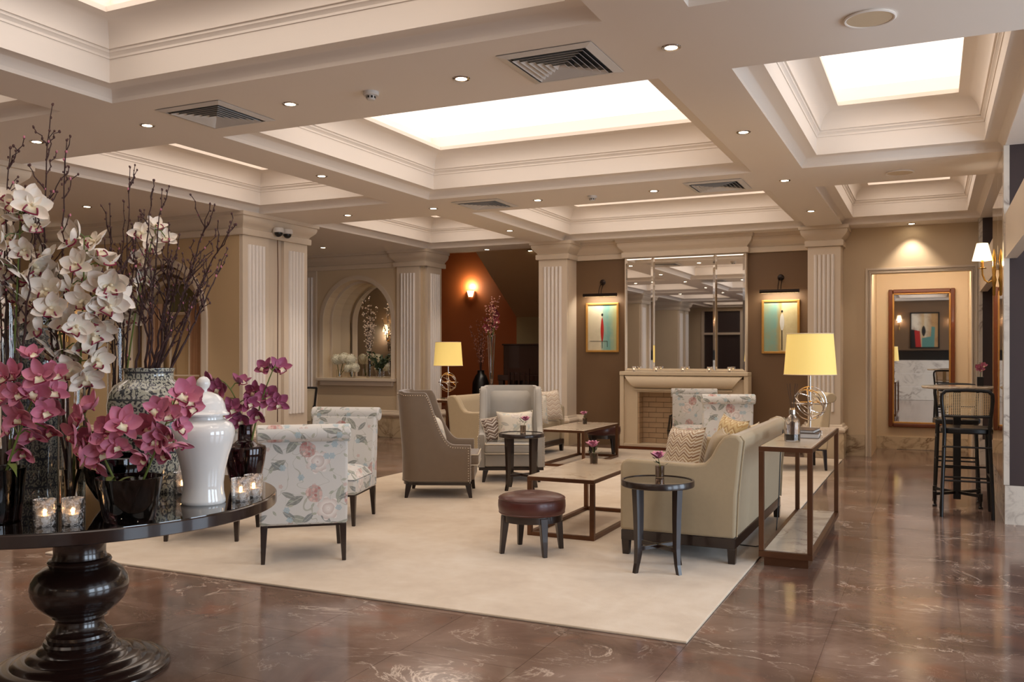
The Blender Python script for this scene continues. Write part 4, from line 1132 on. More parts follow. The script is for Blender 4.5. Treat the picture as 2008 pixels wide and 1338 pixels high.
def wing_chair(loc, rz, label, mat):
    t = thing('wing_chair', label, 'armchair', loc, rz, 'winged armchairs')
    W2, yb, yf, rc, th = 0.36, -0.37, 0.30, 0.17, 0.075
    # plan path of the outer shell from the front right, round the back, to the front left
    path = []
    ns = 32
    for k in range(ns + 1): path.append((W2 - 0.015 * (k / ns), yf + (yb + rc - yf) * k / ns))
    for k in range(1, 9):
        a = PI / 2 * k / 8; path.append((W2 - 0.015 - rc + rc * math.cos(a), yb + rc - rc * math.sin(a)))
    path += [(0.1, yb - 0.01), (0.0, yb - 0.012), (-0.1, yb - 0.01)]
    left = [(-x, y) for x, y in path[:-3]][::-1]
    path = path + left
    def top(y):
        a = 0.515 - 0.02 * max(0, y)
        if y >= 0.15: return a
        if y >= -0.07: return a + 0.40 * ((0.15 - y) / 0.22) ** 2.3
        if y >= -0.115: return a + 0.40 + 0.095 * math.sin(PI / 2 * (-0.07 - y) / 0.045)
        return a + 0.495 + (0.012 if y < -0.3 else 0)
    n = len(path); P = [Vector(p) for p in path]; outer = []; inner = []
    for k in range(n):
        d = (P[min(k + 1, n - 1)] - P[max(k - 1, 0)]).normalized(); nn = Vector((-d.y, d.x))
        if nn.dot(-P[k]) < 0: nn = -nn
        outer.append(P[k]); inner.append(P[k] + nn * th)
    m = MB(); zs = [0.16, 0.45, 0.8]
    ids = []
    for k in range(n):
        h = top(P[k].y); o, i_ = outer[k], inner[k]
        lean = lambda z: -0.05 * max(0, (z - 0.4) / 0.6) * min(1, max(0, (0.05 - P[k].y) / 0.3))
        ring = []
        for f in (0, 0.33, 0.66, 0.93, 1.0):
            z = 0.16 + (h - 0.16) * f
            sh = 0.012 if f == 1.0 else 0
            c = (i_ - o).normalized() * sh
            ring.append((o.x + c.x, o.y + c.y + lean(z), z))
        for f in (1.0, 0.93, 0.66, 0.33, 0):
            z = 0.16 + (h - 0.16) * f
            sh = 0.012 if f == 1.0 else 0
            c = (o - i_).normalized() * sh
            ring.append((i_.x + c.x, i_.y + c.y + lean(z), z))
        ids.append(m._p(ring))
    for k in range(n - 1):
        for j in range(9): m.f.append((ids[k] + j, ids[k + 1] + j, ids[k + 1] + j + 1, ids[k] + j + 1))
        m.f.append((ids[k] + 9, ids[k + 1] + 9, ids[k + 1], ids[k]))
    m.f.append(tuple(ids[0] + j for j in range(10))); m.f.append(tuple(ids[-1] + j for j in reversed(range(10))))
    m.build('shell', mat, t, smooth=55)
    # inner back pad
    MB().grid(lambda a, b: ((-0.27 + 0.54 * a), -0.29 - 0.05 * b + 0.045 * (1 - (2 * a - 1) ** 4) * (1 - (2 * b - 1) ** 8) - 0.06 * abs(2 * a - 1) ** 3 * 0, 0.38 + 0.58 * b), 12, 10).build('back_pad', mat, t, smooth=70)
    MB().box(-0.28, 0.28, -0.28, 0.335, 0.17, 0.305).build('seat_base', mat, t, smooth=None, bevel=0.012)
    cu = MB().box(-0.282, 0.282, -0.28, 0.375, 0.308, 0.415); cu.build('seat_cushion', mat, t, smooth=60, bevel=0.03, seg=4)
    for zz in (0.312, 0.411):
        MB().tube([(-0.275, 0.372, zz), (0.275, 0.372, zz), (0.279, 0.36, zz), (0.279, -0.2, zz)], 0.006, 6).build('piping', 'piping', t)
    # nailhead trim along the edges
    nh = MB()
    def dots(pts, step=0.024):
        acc = 0.0
        for a, b in zip(pts[:-1], pts[1:]):
            a, b = Vector(a), Vector(b); L = (b - a).length
            while acc < L:
                nh.sphere(a + (b - a) * (acc / max(L, 1e-6)), 0.0062, 6, 4); acc += step
            acc -= L
    edge = []
    for k in range(n):
        h = top(P[k].y); o = outer[k]; nn = (o - inner[k]).normalized()
        ln = -0.05 * max(0, (h - 0.45) / 0.6) * min(1, max(0, (0.05 - P[k].y) / 0.3))
        edge.append((o.x + nn.x * 0.001, o.y + nn.y * 0.001 + ln, h - 0.026))
    dots(edge)
    for s_ in (1, -1):
        dots([(s_ * (W2 + 0.001), yf - 0.018, 0.17), (s_ * (W2 + 0.001), yf - 0.018, top(yf) - 0.026)])
        dots([(s_ * (W2 - 0.018), yf + 0.001, 0.17), (s_ * (W2 - 0.018), yf + 0.001, top(yf) - 0.02)])
    ob = nh.build('nailhead_trim', 'nail', t); ob['kind'] = 'stuff'
    MB().sweep([(o.x, o.y) for o in outer], [(-0.006, 0.158), (0.006, 0.158), (0.006, 0.17), (-0.006, 0.17)]).build('base_piping', 'piping', t)
    fr = MB().prism([(x * 0.97, y * 0.97) for x, y in path] , 'z', 0.125, 0.158); fr.build('plinth_rail', 'wood', t, smooth=None)
    for sx in (-1, 1):
        for sy in (-1, 1):
            MB().taper((sx * 0.30, sy * 0.31 - 0.01, 0), (0.03, 0.03), (sx * 0.275, sy * 0.285 - 0.01, 0.13), (0.06, 0.06)).build('leg', 'wood', t, smooth=None, bevel=0.003)
    return t
wing_chair((-4.41, 7.74, RZ), facing(0.91, 0.42), 'taupe velvet wing armchair with nailhead trim seen from its side', 'taupe_velvet')
wing_chair((-4.24, 8.98, RZ), facing(0.44, -0.90), 'grey satin wing armchair behind the small round table', 'grey_satin')

def sofa(loc, rz, label):
    t = thing('sofa', label, 'sofa', loc, rz, 'sand linen sofas')
    H = 0.975; ta = 0.11
    arm = [(0.41, 0.17), (0.41, 0.61), (0.395, 0.645), (0.36, 0.66), (-0.10, 0.645), (-0.17, 0.655), (-0.215, 0.70), (-0.265, 0.79), (-0.30, 0.835), (-0.345, 0.855), (-0.395, 0.85), (-0.425, 0.815), (-0.405, 0.65), (-0.385, 0.45), (-0.375, 0.17)]
    for s_ in (-1, 1):
        MB().prism(arm, 'x', s_ * H, s_ * (H - ta)).build('arm', 'sofa', t, smooth=50, bevel=0.02, seg=3)
    back = [(-0.20, 0.25), (-0.275, 0.76), (-0.305, 0.825), (-0.345, 0.848), (-0.39, 0.845), (-0.415, 0.812), (-0.40, 0.65), (-0.38, 0.45), (-0.37, 0.172), (-0.20, 0.172)]
    MB().prism(back, 'x', -(H - ta), H - ta).build('backrest', 'sofa', t, smooth=50)
    for s_ in (-1, 1):
        MB().tube([(s_ * (H - 0.035), y_ - 0.004, z_) for y_, z_ in [(-0.40, 0.845), (-0.428, 0.812), (-0.41, 0.65), (-0.39, 0.45), (-0.378, 0.18)]], 0.006, 6).build('piping', 'sofa', t)
    MB().box(-(H - ta), H - ta, -0.22, 0.38, 0.17, 0.32).build('seat_base', 'sofa', t, smooth=None, bevel=0.01)
    for s_ in (-1, 1):
        x0, x1 = sorted((s_ * 0.004, s_ * (H - ta - 0.004)))
        MB().box(x0, x1, -0.22, 0.40, 0.322, 0.45).build('seat_cushion', 'sofa', t, smooth=60, bevel=0.035, seg=4)
    MB().box(-(H - 0.01), H - 0.01, -0.375, 0.405, 0.10, 0.17).build('plinth_rail', 'wood', t, smooth=None, bevel=0.004)
    for sx in (-1, 1):
        for yy in (-0.35, 0.375):
            MB().taper((sx * 0.935, yy, 0), (0.045, 0.045), (sx * 0.935, yy, 0.101), (0.06, 0.055)).build('leg', 'wood', t, smooth=None, bevel=0.003)
    return t
sofa((-1.545, 6.88, RZ), facing(-1, 0), 'sand linen sofa backed by the console with the large lamp')
sofa((-5.17, 10.91, RZ), facing(1, 0), 'sand linen sofa near the rust brown stair alcove')

# ---- cushions
def pillow(loc, look, tilt, w, h, t_, mat, label, roll=0.0, piping=None, group='scatter cushions'):
    o = thing('cushion', label, 'cushion', loc, 0, group)
    f = Vector((look[0], look[1], 0)).normalized()
    o.rotation_mode = 'XYZ'
    Rm = Matrix.Rotation(math.atan2(-f.x, f.y), 4, 'Z') @ Matrix.Rotation(tilt, 4, 'X') @ Matrix.Rotation(roll, 4, 'Y')
    o.rotation_euler = Rm.to_euler()
    def P(a, b, s):
        x, z = 2 * a - 1, 2 * b - 1
        px_ = 1 - 0.10 * (1 - z * z) * abs(x) ** 2; pz_ = 1 - 0.13 * (1 - x * x) * abs(z) ** 2
        th = max(0.0, (1 - x ** 4) * (1 - z ** 4)) ** 0.55
        return (x * w / 2 * px_, s * t_ / 2 * th, z * h / 2 * pz_)
    m = MB().grid(lambda a, b: P(a, b, 1), 14, 14).grid(lambda a, b: P(a, b, -1), 14, 14)
    m.build('cover', mat, o, smooth=80, uv=True)
    e = [P(k / 14, 0, 0) for k in range(14)] + [P(1, k / 14, 0) for k in range(14)] + [P(1 - k / 14, 1, 0) for k in range(14)] + [P(0, 1 - k / 14, 0) for k in range(14)]
    MB().tube(e, 0.005, 5, True).build('piping', piping or 'piping', o)
    return o
pillow((-1.62, 6.36, 0.665), (-0.72, -0.70), 0.22, 0.47, 0.42, 0.15, 'chevron', 'brown and cream zigzag cushion at the near end of the linen sofa', 0.06)
pillow((-1.40, 6.45, 0.655), (-0.95, -0.3), 0.30, 0.46, 0.40, 0.16, 'sofa', 'plain sand cushion leaning beside the zigzag cushion')
pillow((-1.46, 7.22, 0.675), (-0.80, -0.6), 0.20, 0.48, 0.44, 0.15, 'chevron_gold', 'gold zigzag cushion in the middle of the linen sofa', -0.05)
pillow((-1.36, 7.55, 0.64), (-1, -0.1), 0.25, 0.46, 0.36, 0.16, 'cream_cloth', 'cream cushion at the far end of the linen sofa')
pillow((-4.83, 11.48, 0.68), (0.9, -0.43), 0.22, 0.44, 0.44, 0.14, 'chevron_pale', 'pale zigzag cushion against the far arm of the alcove sofa', 0.03)
pillow((-5.10, 11.36, 0.70), (0.95, -0.3), 0.20, 0.46, 0.48, 0.14, 'chevron_pale', 'larger pale zigzag cushion behind the floral cushion', 0.0)
pillow((-4.82, 10.98, 0.66), (0.85, -0.5), 0.22, 0.40, 0.40, 0.14, 'floral_pillow', 'cream floral cushion in the middle of the alcove sofa', -0.08)
pillow((-4.15, 8.90, 0.60), (0.44, -0.90), 0.20, 0.40, 0.34, 0.14, 'floral_pillow', 'white floral cushion on the grey wing armchair', 0.04)
pillow((-4.36, 8.86, 0.575), (0.70, -0.70), 0.25, 0.32, 0.28, 0.11, 'chevron_dark', 'small dark zigzag cushion on the grey wing armchair', 0.2)
pillow((-4.46, 7.74, 0.60), (0.91, 0.42), 0.25, 0.42, 0.34, 0.13, 'floral_pillow', 'floral cushion on the taupe wing armchair', 0.0)

# ================================================================== TABLES AND STOOLS
def coffee_table(loc, w, l, label):
    t = thing('coffee_table', label, 'coffee table', loc, 0, 'marble coffee tables')
    h, r = 0.455, 0.0175
    x, y = w / 2, l / 2
    for sx in (-1, 1):
        for sy in (-1, 1):
            cx_, cy_ = sx * (x - r), sy * (y - r)
            MB().box(cx_ - r, cx_ + r, cy_ - r, cy_ + r, 0, h - 0.035).build('leg', 'bronze', t, smooth=None, bevel=0.002)
    for s_ in (-1, 1):
        MB().box(-x + 2 * r, x - 2 * r, s_ * (y - r) - r, s_ * (y - r) + r, 0, 0.03).build('foot_rail', 'bronze', t, smooth=None, bevel=0.002)
        MB().box(s_ * (x - r) - r, s_ * (x - r) + r, -y + 2 * r, y - 2 * r, 0, 0.03).build('foot_rail', 'bronze', t, smooth=None, bevel=0.002)
    m = MB().box(-x, x, -y, -y + 0.03, h - 0.035, h - 0.006).box(-x, x, y - 0.03, y, h - 0.035, h - 0.006).box(-x, -x + 0.03, -y + 0.03, y - 0.03, h - 0.035, h - 0.006).box(x - 0.03, x, -y + 0.03, y - 0.03, h - 0.035, h - 0.006)
    m.build('top_frame', 'bronze', t, smooth=None, bevel=0.002)
    MB().box(-x + 0.004, x - 0.004, -y + 0.004, y - 0.004, h - 0.022, h).build('marble_top', 'marble_top', t, smooth=None, bevel=0.003)
    return t
coffee_table((-2.53, 6.85, RZ), 0.54, 1.26, 'marble and bronze coffee table beside the leather stool')
coffee_table((-4.10, 10.80, RZ), 0.58, 1.30, 'marble and bronze coffee table before the alcove sofa')

def side_table(loc, rz, label):
    t = thing('side_table', label, 'side table', loc, rz, 'round dark side tables')
    MB().lathe([(0.001, 0.535), (0.228, 0.535), (0.233, 0.54), (0.233, 0.572), (0.230, 0.576), (0.218, 0.576), (0.216, 0.568), (0.001, 0.568)], 48).build('table_top', 'wood', t, smooth=40)
    MB().lathe([(0.001, 0.5685), (0.215, 0.5685), (0.215, 0.571), (0.001, 0.571)], 48).build('glass_inset', M['blackglass'], t, smooth=40)
    for k in range(4):
        a = PI / 4 + k * PI / 2; T = Matrix.Rotation(a, 4, 'Z')
        m = MB(T)
        pts = [(0.192, 0.0, 0.026), (0.178, 0.06, 0.028), (0.170, 0.16, 0.033), (0.172, 0.35, 0.040), (0.178, 0.535, 0.046)]
        for (r0, z0, w0), (r1, z1, w1) in zip(pts[:-1], pts[1:]): m.taper((r0, 0, z0), (w0, w0), (r1, 0, z1), (w1, w1))
        m.build('leg', 'wood', t, smooth=30)
    for a in (PI / 4, -PI / 4):
        T = Matrix.Rotation(a, 4, 'Z')
        MB(T).box(-0.165, 0.165, -0.012, 0.012, 0.135 + (0.001 if a > 0 else 0), 0.162).build('stretcher', 'wood', t, smooth=None, bevel=0.003)
    return t
M['blackglass'] = plain('black_glass_top', '#1a1312', 0.04, var=0.1, coat=1.0)
side_table((-1.60, 5.60, RZ), 0.25, 'small round dark side table at the arm of the linen sofa')
side_table((-3.80, 8.30, RZ), 0.3, 'small round dark side table before the grey wing armchair')

def round_stool(loc, rz, label):
    t = thing('leather_stool', label, 'stool', loc, rz, 'round leather stools')
    MB().lathe([(0.001, 0.27), (0.222, 0.27), (0.232, 0.285), (0.238, 0.32), (0.236, 0.36), (0.228, 0.38), (0.215, 0.392), (0.15, 0.408), (0.06, 0.41), (0.02, 0.402), (0.001, 0.398)], 48).build('seat_pad', 'leather', t, smooth=40)
    for zz, rr in ((0.280, 0.229), (0.378, 0.2305)):
        MB().tube([(rr * math.cos(a), rr * math.sin(a), zz) for a in [2 * PI * k / 48 for k in range(48)]], 0.005, 6, True).build('piping', 'leather', t)
    MB().lathe([(0.001, 0.402), (0.012, 0.405), (0.014, 0.4), (0.001, 0.395)], 12).build('button', 'leather', t)
    MB().lathe([(0.19, 0.222), (0.216, 0.222), (0.216, 0.271), (0.19, 0.271), (0.19, 0.222)], 48).build('apron', 'wood', t, smooth=40)
    for k in range(4):
        a = PI / 4 + k * PI / 2; T = Matrix.Rotation(a, 4, 'Z')
        MB(T).taper((0.226, 0, 0), (0.03, 0.03), (0.198, 0, 0.262), (0.048, 0.058)).build('leg', 'wood', t, smooth=None, bevel=0.004)
    return t
round_stool((-2.545, 5.735, RZ), 0.03, 'round oxblood leather stool at the end of the coffee table')
round_stool((-4.12, 11.72, RZ), 0.2, 'round dark leather stool beyond the far coffee table')

def console(loc, w, l, label, shelf_cord=False):
    t = thing('console_table', label, 'console table', loc, 0, 'bronze console tables')
    x, y, h, r = w / 2, l / 2, 0.79, 0.0165
    for sx in (-1, 1):
        for sy in (-1, 1):
            cx_, cy_ = sx * (x - r), sy * (y - r)
            MB().box(cx_ - r, cx_ + r, cy_ - r, cy_ + r, 0.0985, h - 0.0345).build('leg', 'bronze', t, smooth=None, bevel=0.002)
    for z0, z1, nm in ((0.06, 0.098, 'lower_frame'), (h - 0.034, h - 0.004, 'top_frame')):
        m = MB().box(-x, x, -y, -y + 0.033, z0, z1).box(-x, x, y - 0.033, y, z0, z1).box(-x, -x + 0.033, -y + 0.033, y - 0.033, z0, z1).box(x - 0.033, x, -y + 0.033, y - 0.033, z0, z1)
        m.build(nm, 'bronze', t, smooth=None)
    MB().box(-x + 0.033, x - 0.033, -y + 0.033, y - 0.033, 0.085, 0.101).build('lower_shelf', 'marble', t, smooth=None)
    MB().box(-x + 0.012, x - 0.012, -y + 0.012, y - 0.012, h - 0.015, h).build('marble_top', 'marble_top', t, smooth=None, bevel=0.002)
    MB().box(-x + 0.03, x - 0.03, -y + 0.03, y - 0.03, 0.0, 0.06).build('plinth', 'bronze', t, smooth=None)
    return t
console((-0.87, 6.92, 0.0), 0.34, 1.77, 'bronze console table with marble shelves behind the linen sofa')
console((-5.895, 11.10, 0.0), 0.34, 1.80, 'bronze console table behind the alcove sofa')

# ---- lamps with ring spheres
def table_lamp(loc, rz, label, power):
    t = thing('table_lamp', label, 'lamp', loc, rz, 'ring sphere table lamps')
    MB().box(-0.075, 0.075, -0.075, 0.075, 0, 0.018).build('base', 'chrome', t, smooth=None, bevel=0.003)
    MB().lathe([(0.001, 0.018), (0.016, 0.018), (0.012, 0.03), (0.0075, 0.04), (0.0075, 0.50), (0.001, 0.50)], 12).build('rod', 'chrome', t)
    cz = 0.225
    for rr, ax, ay in ((0.132, 0, 0), (0.128, PI / 2, 0.2), (0.130, PI / 2.2, 1.3), (0.118, 1.1, 2.2), (0.124, 0.6, 0.8), (0.110, 1.9, -0.6)):
        Rm = Matrix.Translation((0, 0, cz)) @ Matrix.Rotation(ay, 4, 'Z') @ Matrix.Rotation(ax, 4, 'X')
        MB().tube([Rm @ Vector((rr * math.cos(a), rr * math.sin(a), 0)) for a in [2 * PI * k / 40 for k in range(40)]], 0.0042, 6, True).build('ring', 'chrome', t)
    MB().sphere((0, 0, cz), 0.022, 12, 8).build('core', 'chrome', t)
    sh = MB().lathe([(0.196, 0.445), (0.172, 0.765), (0.169, 0.765), (0.193, 0.445), (0.196, 0.445)], 48)
    so = sh.build('lamp_shade', 'shade', t, smooth=40)
    for zz, rr in ((0.447, 0.1965), (0.763, 0.1725)):
        MB().tube([(rr * math.cos(a), rr * math.sin(a), zz) for a in [2 * PI * k / 48 for k in range(48)]], 0.003, 5, True).build('shade_trim', 'cream_cloth', so)
    MB().sphere((0, 0, 0.56), 0.03, 12, 8, (1, 1, 1.3)).build('bulb', 'bulb', t)
    point_light((0, 0, 0.56), power, (1, 0.74, 0.40), 0.035, 'lamp_light', t)
    return t
table_lamp((-0.86, 7.26, 0.79), 0.3, 'yellow shaded lamp with a chrome ring sphere on the console behind the linen sofa', 22)
table_lamp((-5.90, 10.52, 0.79), 0.9, 'yellow shaded lamp with a chrome ring sphere by the alcove sofa', 20)

# books, diffuser, lamp cord on the console
for k, (z0, z1, w_, l_, rz_, lab) in enumerate(((0.79, 0.826, 0.235, 0.31, 0.06, 'thick book with pale page edges lying on the console'), (0.826, 0.848, 0.20, 0.27, -0.05, 'thinner dark book on top of the thick book'))):
    t = thing('book', lab, 'book', (-0.862, 6.86, z0), rz_, 'books on the console')
    hh = z1 - z0; x, y = w_ / 2, l_ / 2
    MB().box(-x + 0.004, x - 0.004, -y + 0.004, y - 0.004, 0.004, hh - 0.004).build('pages', 'pages', t, smooth=None)
    MB().box(-x, x, -y, y, 0, 0.004).box(-x, x, -y, y, hh - 0.004, hh).box(-x, -x + 0.004, -y, y, 0.004, hh - 0.004).build('cover', 'cover', t, smooth=None)
t = thing('reed_diffuser', 'clear glass reed diffuser bottle with dark oil on the console', 'diffuser', (-0.885, 6.47, 0.79))
MB().lathe([(0.001, 0.0), (0.05, 0.0), (0.054, 0.006), (0.054, 0.13), (0.046, 0.155), (0.022, 0.172), (0.018, 0.185), (0.018, 0.225), (0.022, 0.23), (0.016, 0.23), (0.014, 0.19), (0.04, 0.155), (0.049, 0.13), (0.049, 0.008), (0.001, 0.008)], 32).build('bottle', 'glass', t, smooth=40)
MB().lathe([(0.001, 0.0085), (0.0485, 0.0085), (0.0485, 0.05), (0.001, 0.05)], 28).build('oil', 'diffuser_oil', t)
MB().lathe([(0.0185, 0.188), (0.0235, 0.188), (0.0235, 0.218), (0.0185, 0.218), (0.0185, 0.188)], 20).build('collar', 'chrome', t)
for k in range(6):
    a = k * 1.1; MB().tube([(0.012 * math.cos(a + 2), 0.012 * math.sin(a + 2), 0.02), (0.008 * math.cos(a), 0.008 * math.sin(a), 0.23), (0.035 * math.cos(a), 0.035 * math.sin(a), 0.40)], 0.0015, 5).build('reed', 'reed', t)
cd = MB().tube([(-1.065, 7.28, 0.80), (-1.075, 7.2, 0.6), (-1.07, 7.1, 0.3), (-1.062, 6.9, 0.024), (-1.075, 6.6, 0.024), (-1.14, 6.5, 0.024), (-1.3, 6.52, 0.024)], 0.004, 6).build('lamp_cord', 'cord')
tag(cd, 'thin black lamp cord hanging between console and linen sofa', 'cord')

# ================================================================== ROUND FLOWER TABLE
TC = Vector((-3.41, 2.76, 0)); TH_ = 0.765
t = thing('pedestal_table', 'large round dark table on a turned baluster pedestal', 'table', TC)
MB().lathe([(0.001, TH_ - 0.052), (0.835, TH_ - 0.052), (0.842, TH_ - 0.048), (0.842, TH_ - 0.006), (0.838, TH_ - 0.002), (0.001, TH_ - 0.002)], 96).build('table_top', 'tablewood', t, smooth=30)
def _tg():
    n = NT('black_glass_sheet'); f = n.noise(n.coords(), 5, 3)
    n.set(Base_Color=n.mix(f, lin('#0c0807'), lin('#120c0a')), Roughness=0.02, IOR=2.4)
    return n.m
M['tableglass'] = _tg()
MB().lathe([(0.001, TH_ - 0.0019), (0.832, TH_ - 0.0019), (0.832, TH_), (0.001, TH_)], 96).build('glass_sheet', 'tableglass', t, smooth=30)
PED = [(0.001, 0.0), (0.37, 0.0), (0.375, 0.01), (0.372, 0.022), (0.355, 0.032), (0.335, 0.034), (0.325, 0.045), (0.30, 0.052), (0.275, 0.054), (0.262, 0.066), (0.24, 0.072), (0.215, 0.075), (0.205, 0.088), (0.185, 0.096), (0.172, 0.10),
       (0.165, 0.112), (0.15, 0.122), (0.143, 0.125), (0.148, 0.135), (0.142, 0.146), (0.130, 0.15), (0.136, 0.162), (0.132, 0.174), (0.118, 0.18), (0.107, 0.195), (0.099, 0.215), (0.098, 0.232), (0.104, 0.240), (0.112, 0.246), (0.108, 0.252),
       (0.125, 0.262), (0.155, 0.285), (0.182, 0.315), (0.198, 0.35), (0.2015, 0.378), (0.195, 0.41), (0.175, 0.44), (0.145, 0.462), (0.122, 0.470), (0.128, 0.478), (0.131, 0.488), (0.126, 0.497), (0.112, 0.502), (0.106, 0.52), (0.108, 0.56), (0.125, 0.60), (0.16, 0.65), (0.19, 0.70), (0.20, TH_ - 0.052), (0.001, TH_ - 0.052)]
MB().lathe(PED, 64).build('pedestal', 'tablewood', t, smooth=35)

def on_table(u, v): return on_z(u, v, TH_)
# white ginger jar
p = on_table(399, 986)
t = thing('ginger_jar', 'glossy white lidded ginger jar on the flower table', 'jar', p)
MB().lathe([(0.001, 0.0), (0.088, 0.0), (0.092, 0.006), (0.091, 0.016), (0.084, 0.05), (0.083, 0.085), (0.090, 0.14), (0.104, 0.20), (0.120, 0.25), (0.129, 0.29), (0.128, 0.315), (0.118, 0.337), (0.098, 0.35), (0.082, 0.356), (0.080, 0.37), (0.082, 0.374), (0.001, 0.374)], 56).build('body', 'porcelain', t, smooth=50)
MB().lathe([(0.086, 0.374), (0.106, 0.374), (0.107, 0.381), (0.098, 0.387), (0.092, 0.40), (0.088, 0.42), (0.078, 0.443), (0.06, 0.46), (0.036, 0.47), (0.016, 0.474), (0.015, 0.482), (0.024, 0.492), (0.029, 0.506), (0.026, 0.522), (0.015, 0.534), (0.001, 0.539)], 56).build('lid', 'porcelain', t, smooth=50)
# blue and white jar (open), dark tall jar
p = on_table(292, 962); PJ = p
t = thing('porcelain_jar', 'open blue and white patterned porcelain jar holding bare branches', 'jar', p)
MB().lathe([(0.001, 0.0), (0.118, 0.0), (0.124, 0.01), (0.118, 0.03), (0.125, 0.08), (0.145, 0.16), (0.165, 0.25), (0.178, 0.34), (0.181, 0.40), (0.172, 0.45), (0.150, 0.488), (0.118, 0.508), (0.108, 0.518), (0.108, 0.55), (0.114, 0.562), (0.114, 0.568), (0.100, 0.568), (0.098, 0.52), (0.14, 0.48), (0.16, 0.40), (0.001, 0.10)], 64).build('body', 'blue_jar', t, smooth=50)
MB().lathe([(0.001, 0.47), (0.135, 0.47)], 32).build('fill', 'soil', t)
p = on_table(62, 978)
t = thing('porcelain_jar', 'tall dark scroll patterned porcelain jar at the back of the flower table', 'jar', p)
MB().lathe([(0.001, 0), (0.112, 0), (0.118, 0.012), (0.112, 0.03), (0.112, 0.05), (0.118, 0.10), (0.124, 0.30), (0.124, 0.58), (0.12, 0.66), (0.108, 0.70), (0.098, 0.715), (0.098, 0.80), (0.105, 0.815), (0.095, 0.82), (0.085, 0.81), (0.08, 0.72), (0.001, 0.70)], 56).build('body', 'dark_jar', t, smooth=50)

def glass_cylinder(loc, r, h, label):
    t = thing('glass_vase', label, 'vase', loc, 0, 'tall clear glass vases on the flower table')
    MB().lathe([(0.001, 0), (r, 0), (r, h), (r - 0.003, h), (r - 0.003, 0.018), (0.001, 0.018)], 36).build('glass', 'glass', t, smooth=40)
    MB().lathe([(0.001, 0.019), (r - 0.0035, 0.019), (r - 0.0035, h * 0.30), (0.001, h * 0.30)], 30).build('water', M['water'], t, smooth=40)
    return t
M['water'] = glass('vase_water', '#e8e2d4', 0.0, 1.33)
V1 = on_table(14, 1000); V2 = on_table(140, 992); V3 = on_table(228, 946)
glass_cylinder(V1, 0.044, 0.84, 'tallest clear glass cylinder vase beside the dark patterned jar')
glass_cylinder(V2, 0.054, 0.52, 'clear glass cylinder vase of white orchids behind two candles')
glass_cylinder(V3, 0.042, 0.76, 'slim clear glass vase of branches behind the blue and white jar')

def smoked(loc, prof, label, mat, name='smoked_vase'):
    t = thing(name, label, 'vase', loc, 0)
    inner = [(max(0.001, r - 0.006), z) for r, z in prof if z > 0.02]
    MB().lathe([(0.001, 0)] + prof + inner[::-1] + [(0.001, 0.02)], 48).build('glass', mat, t, smooth=45)
    return t
PA = on_table(254, 1020); PB = on_table(-10, 1024); PC = on_table(230, 992); PV = on_table(481, 952)
smoked(PA, [(0.088, 0), (0.092, 0.004), (0.106, 0.08), (0.122, 0.163), (0.124, 0.166)], 'black smoked glass flowerpot of pink orchids behind the table edge', 'smoke_dark', 'smoked_pot')
smoked(PB, [(0.08, 0), (0.088, 0.004), (0.098, 0.09), (0.106, 0.2), (0.108, 0.204)], 'dark smoked glass pot of pink orchids by the tall patterned jar', 'smoke_dark', 'smoked_pot')
smoked(PC, [(0.05, 0), (0.056, 0.004), (0.085, 0.04), (0.118, 0.1), (0.128, 0.16), (0.124, 0.205), (0.118, 0.21)], 'rounded smoked glass bowl tucked behind the black flowerpot', 'smoke_dark', 'smoked_bowl')
smoked(PV, [(0.058, 0), (0.064, 0.005), (0.078, 0.05), (0.092, 0.12), (0.099, 0.178), (0.094, 0.19), (0.055, 0.202), (0.036, 0.22), (0.033, 0.28), (0.038, 0.295)], 'plum glass vase with a narrow neck beside the white ginger jar', 'smoke')

for (u, v, lab) in ((88, 1031, 'lit candle glass by the glass pot at the table edge'), (143, 1028, 'lit candle glass before the orchid cylinder vase'), (472, 982, 'lit candle glass right of the white ginger jar'), (497, 974, 'candle glass set close behind the one by the ginger jar'), (358, 968, 'candle glass between the patterned jar and the ginger jar')):
    candle(on_table(u, v), lab, 'candle glasses on the flower table', 1.06, 0.5)

# ---- orchid blossoms
def petal_mesh(L, Wd, curl, cup, name, mat):
    def P(a, b):
        s = (2 * b - 1)
        ww = Wd * (math.sin(PI * min(1, a * 0.97 + 0.03) ** 0.85)) ** 0.62
        if a < 0.05: ww = Wd * 0.25
        return (s * ww / 2, L * a, curl * a * a * L - cup * L * (1 - s * s) * math.sin(PI * a) * 0.25 + 0.10 * L * a + 0.05 * L * s * s * math.sin(PI * a))
    return with_mat(MB().grid(P, 7, 4).mesh(name, 80), mat)
def lip_mesh(name, mat):
    def P(a, b):
        s = 2 * b - 1; w = 0.016 * (0.55 + 0.6 * a)
        return (s * w, -0.004 - 0.022 * a, 0.008 + 0.014 * a - 0.016 * a ** 3 + 0.008 * s * s * (1 - 0.5 * a))
    return with_mat(MB().grid(P, 6, 6).mesh(name, 80), mat)
def lip_edge_mesh(name):
    pts = []
    for k in range(13):
        if k < 4: a, b = 0.35 + 0.65 * k / 4, 0.0
        elif k <= 8: a, b = 1.0, (k - 4) / 4
        else: a, b = 1.0 - 0.65 * (k - 8) / 4, 1.0
        s = 2 * b - 1; w = 0.016 * (0.55 + 0.6 * a)
        pts.append((s * w, -0.004 - 0.022 * a, 0.0085 + 0.014 * a - 0.016 * a ** 3 + 0.008 * s * s * (1 - 0.5 * a)))
    return with_mat(MB().tube(pts, 0.0026, 5).mesh(name, 60), 'lip_edge')
ORC = {}
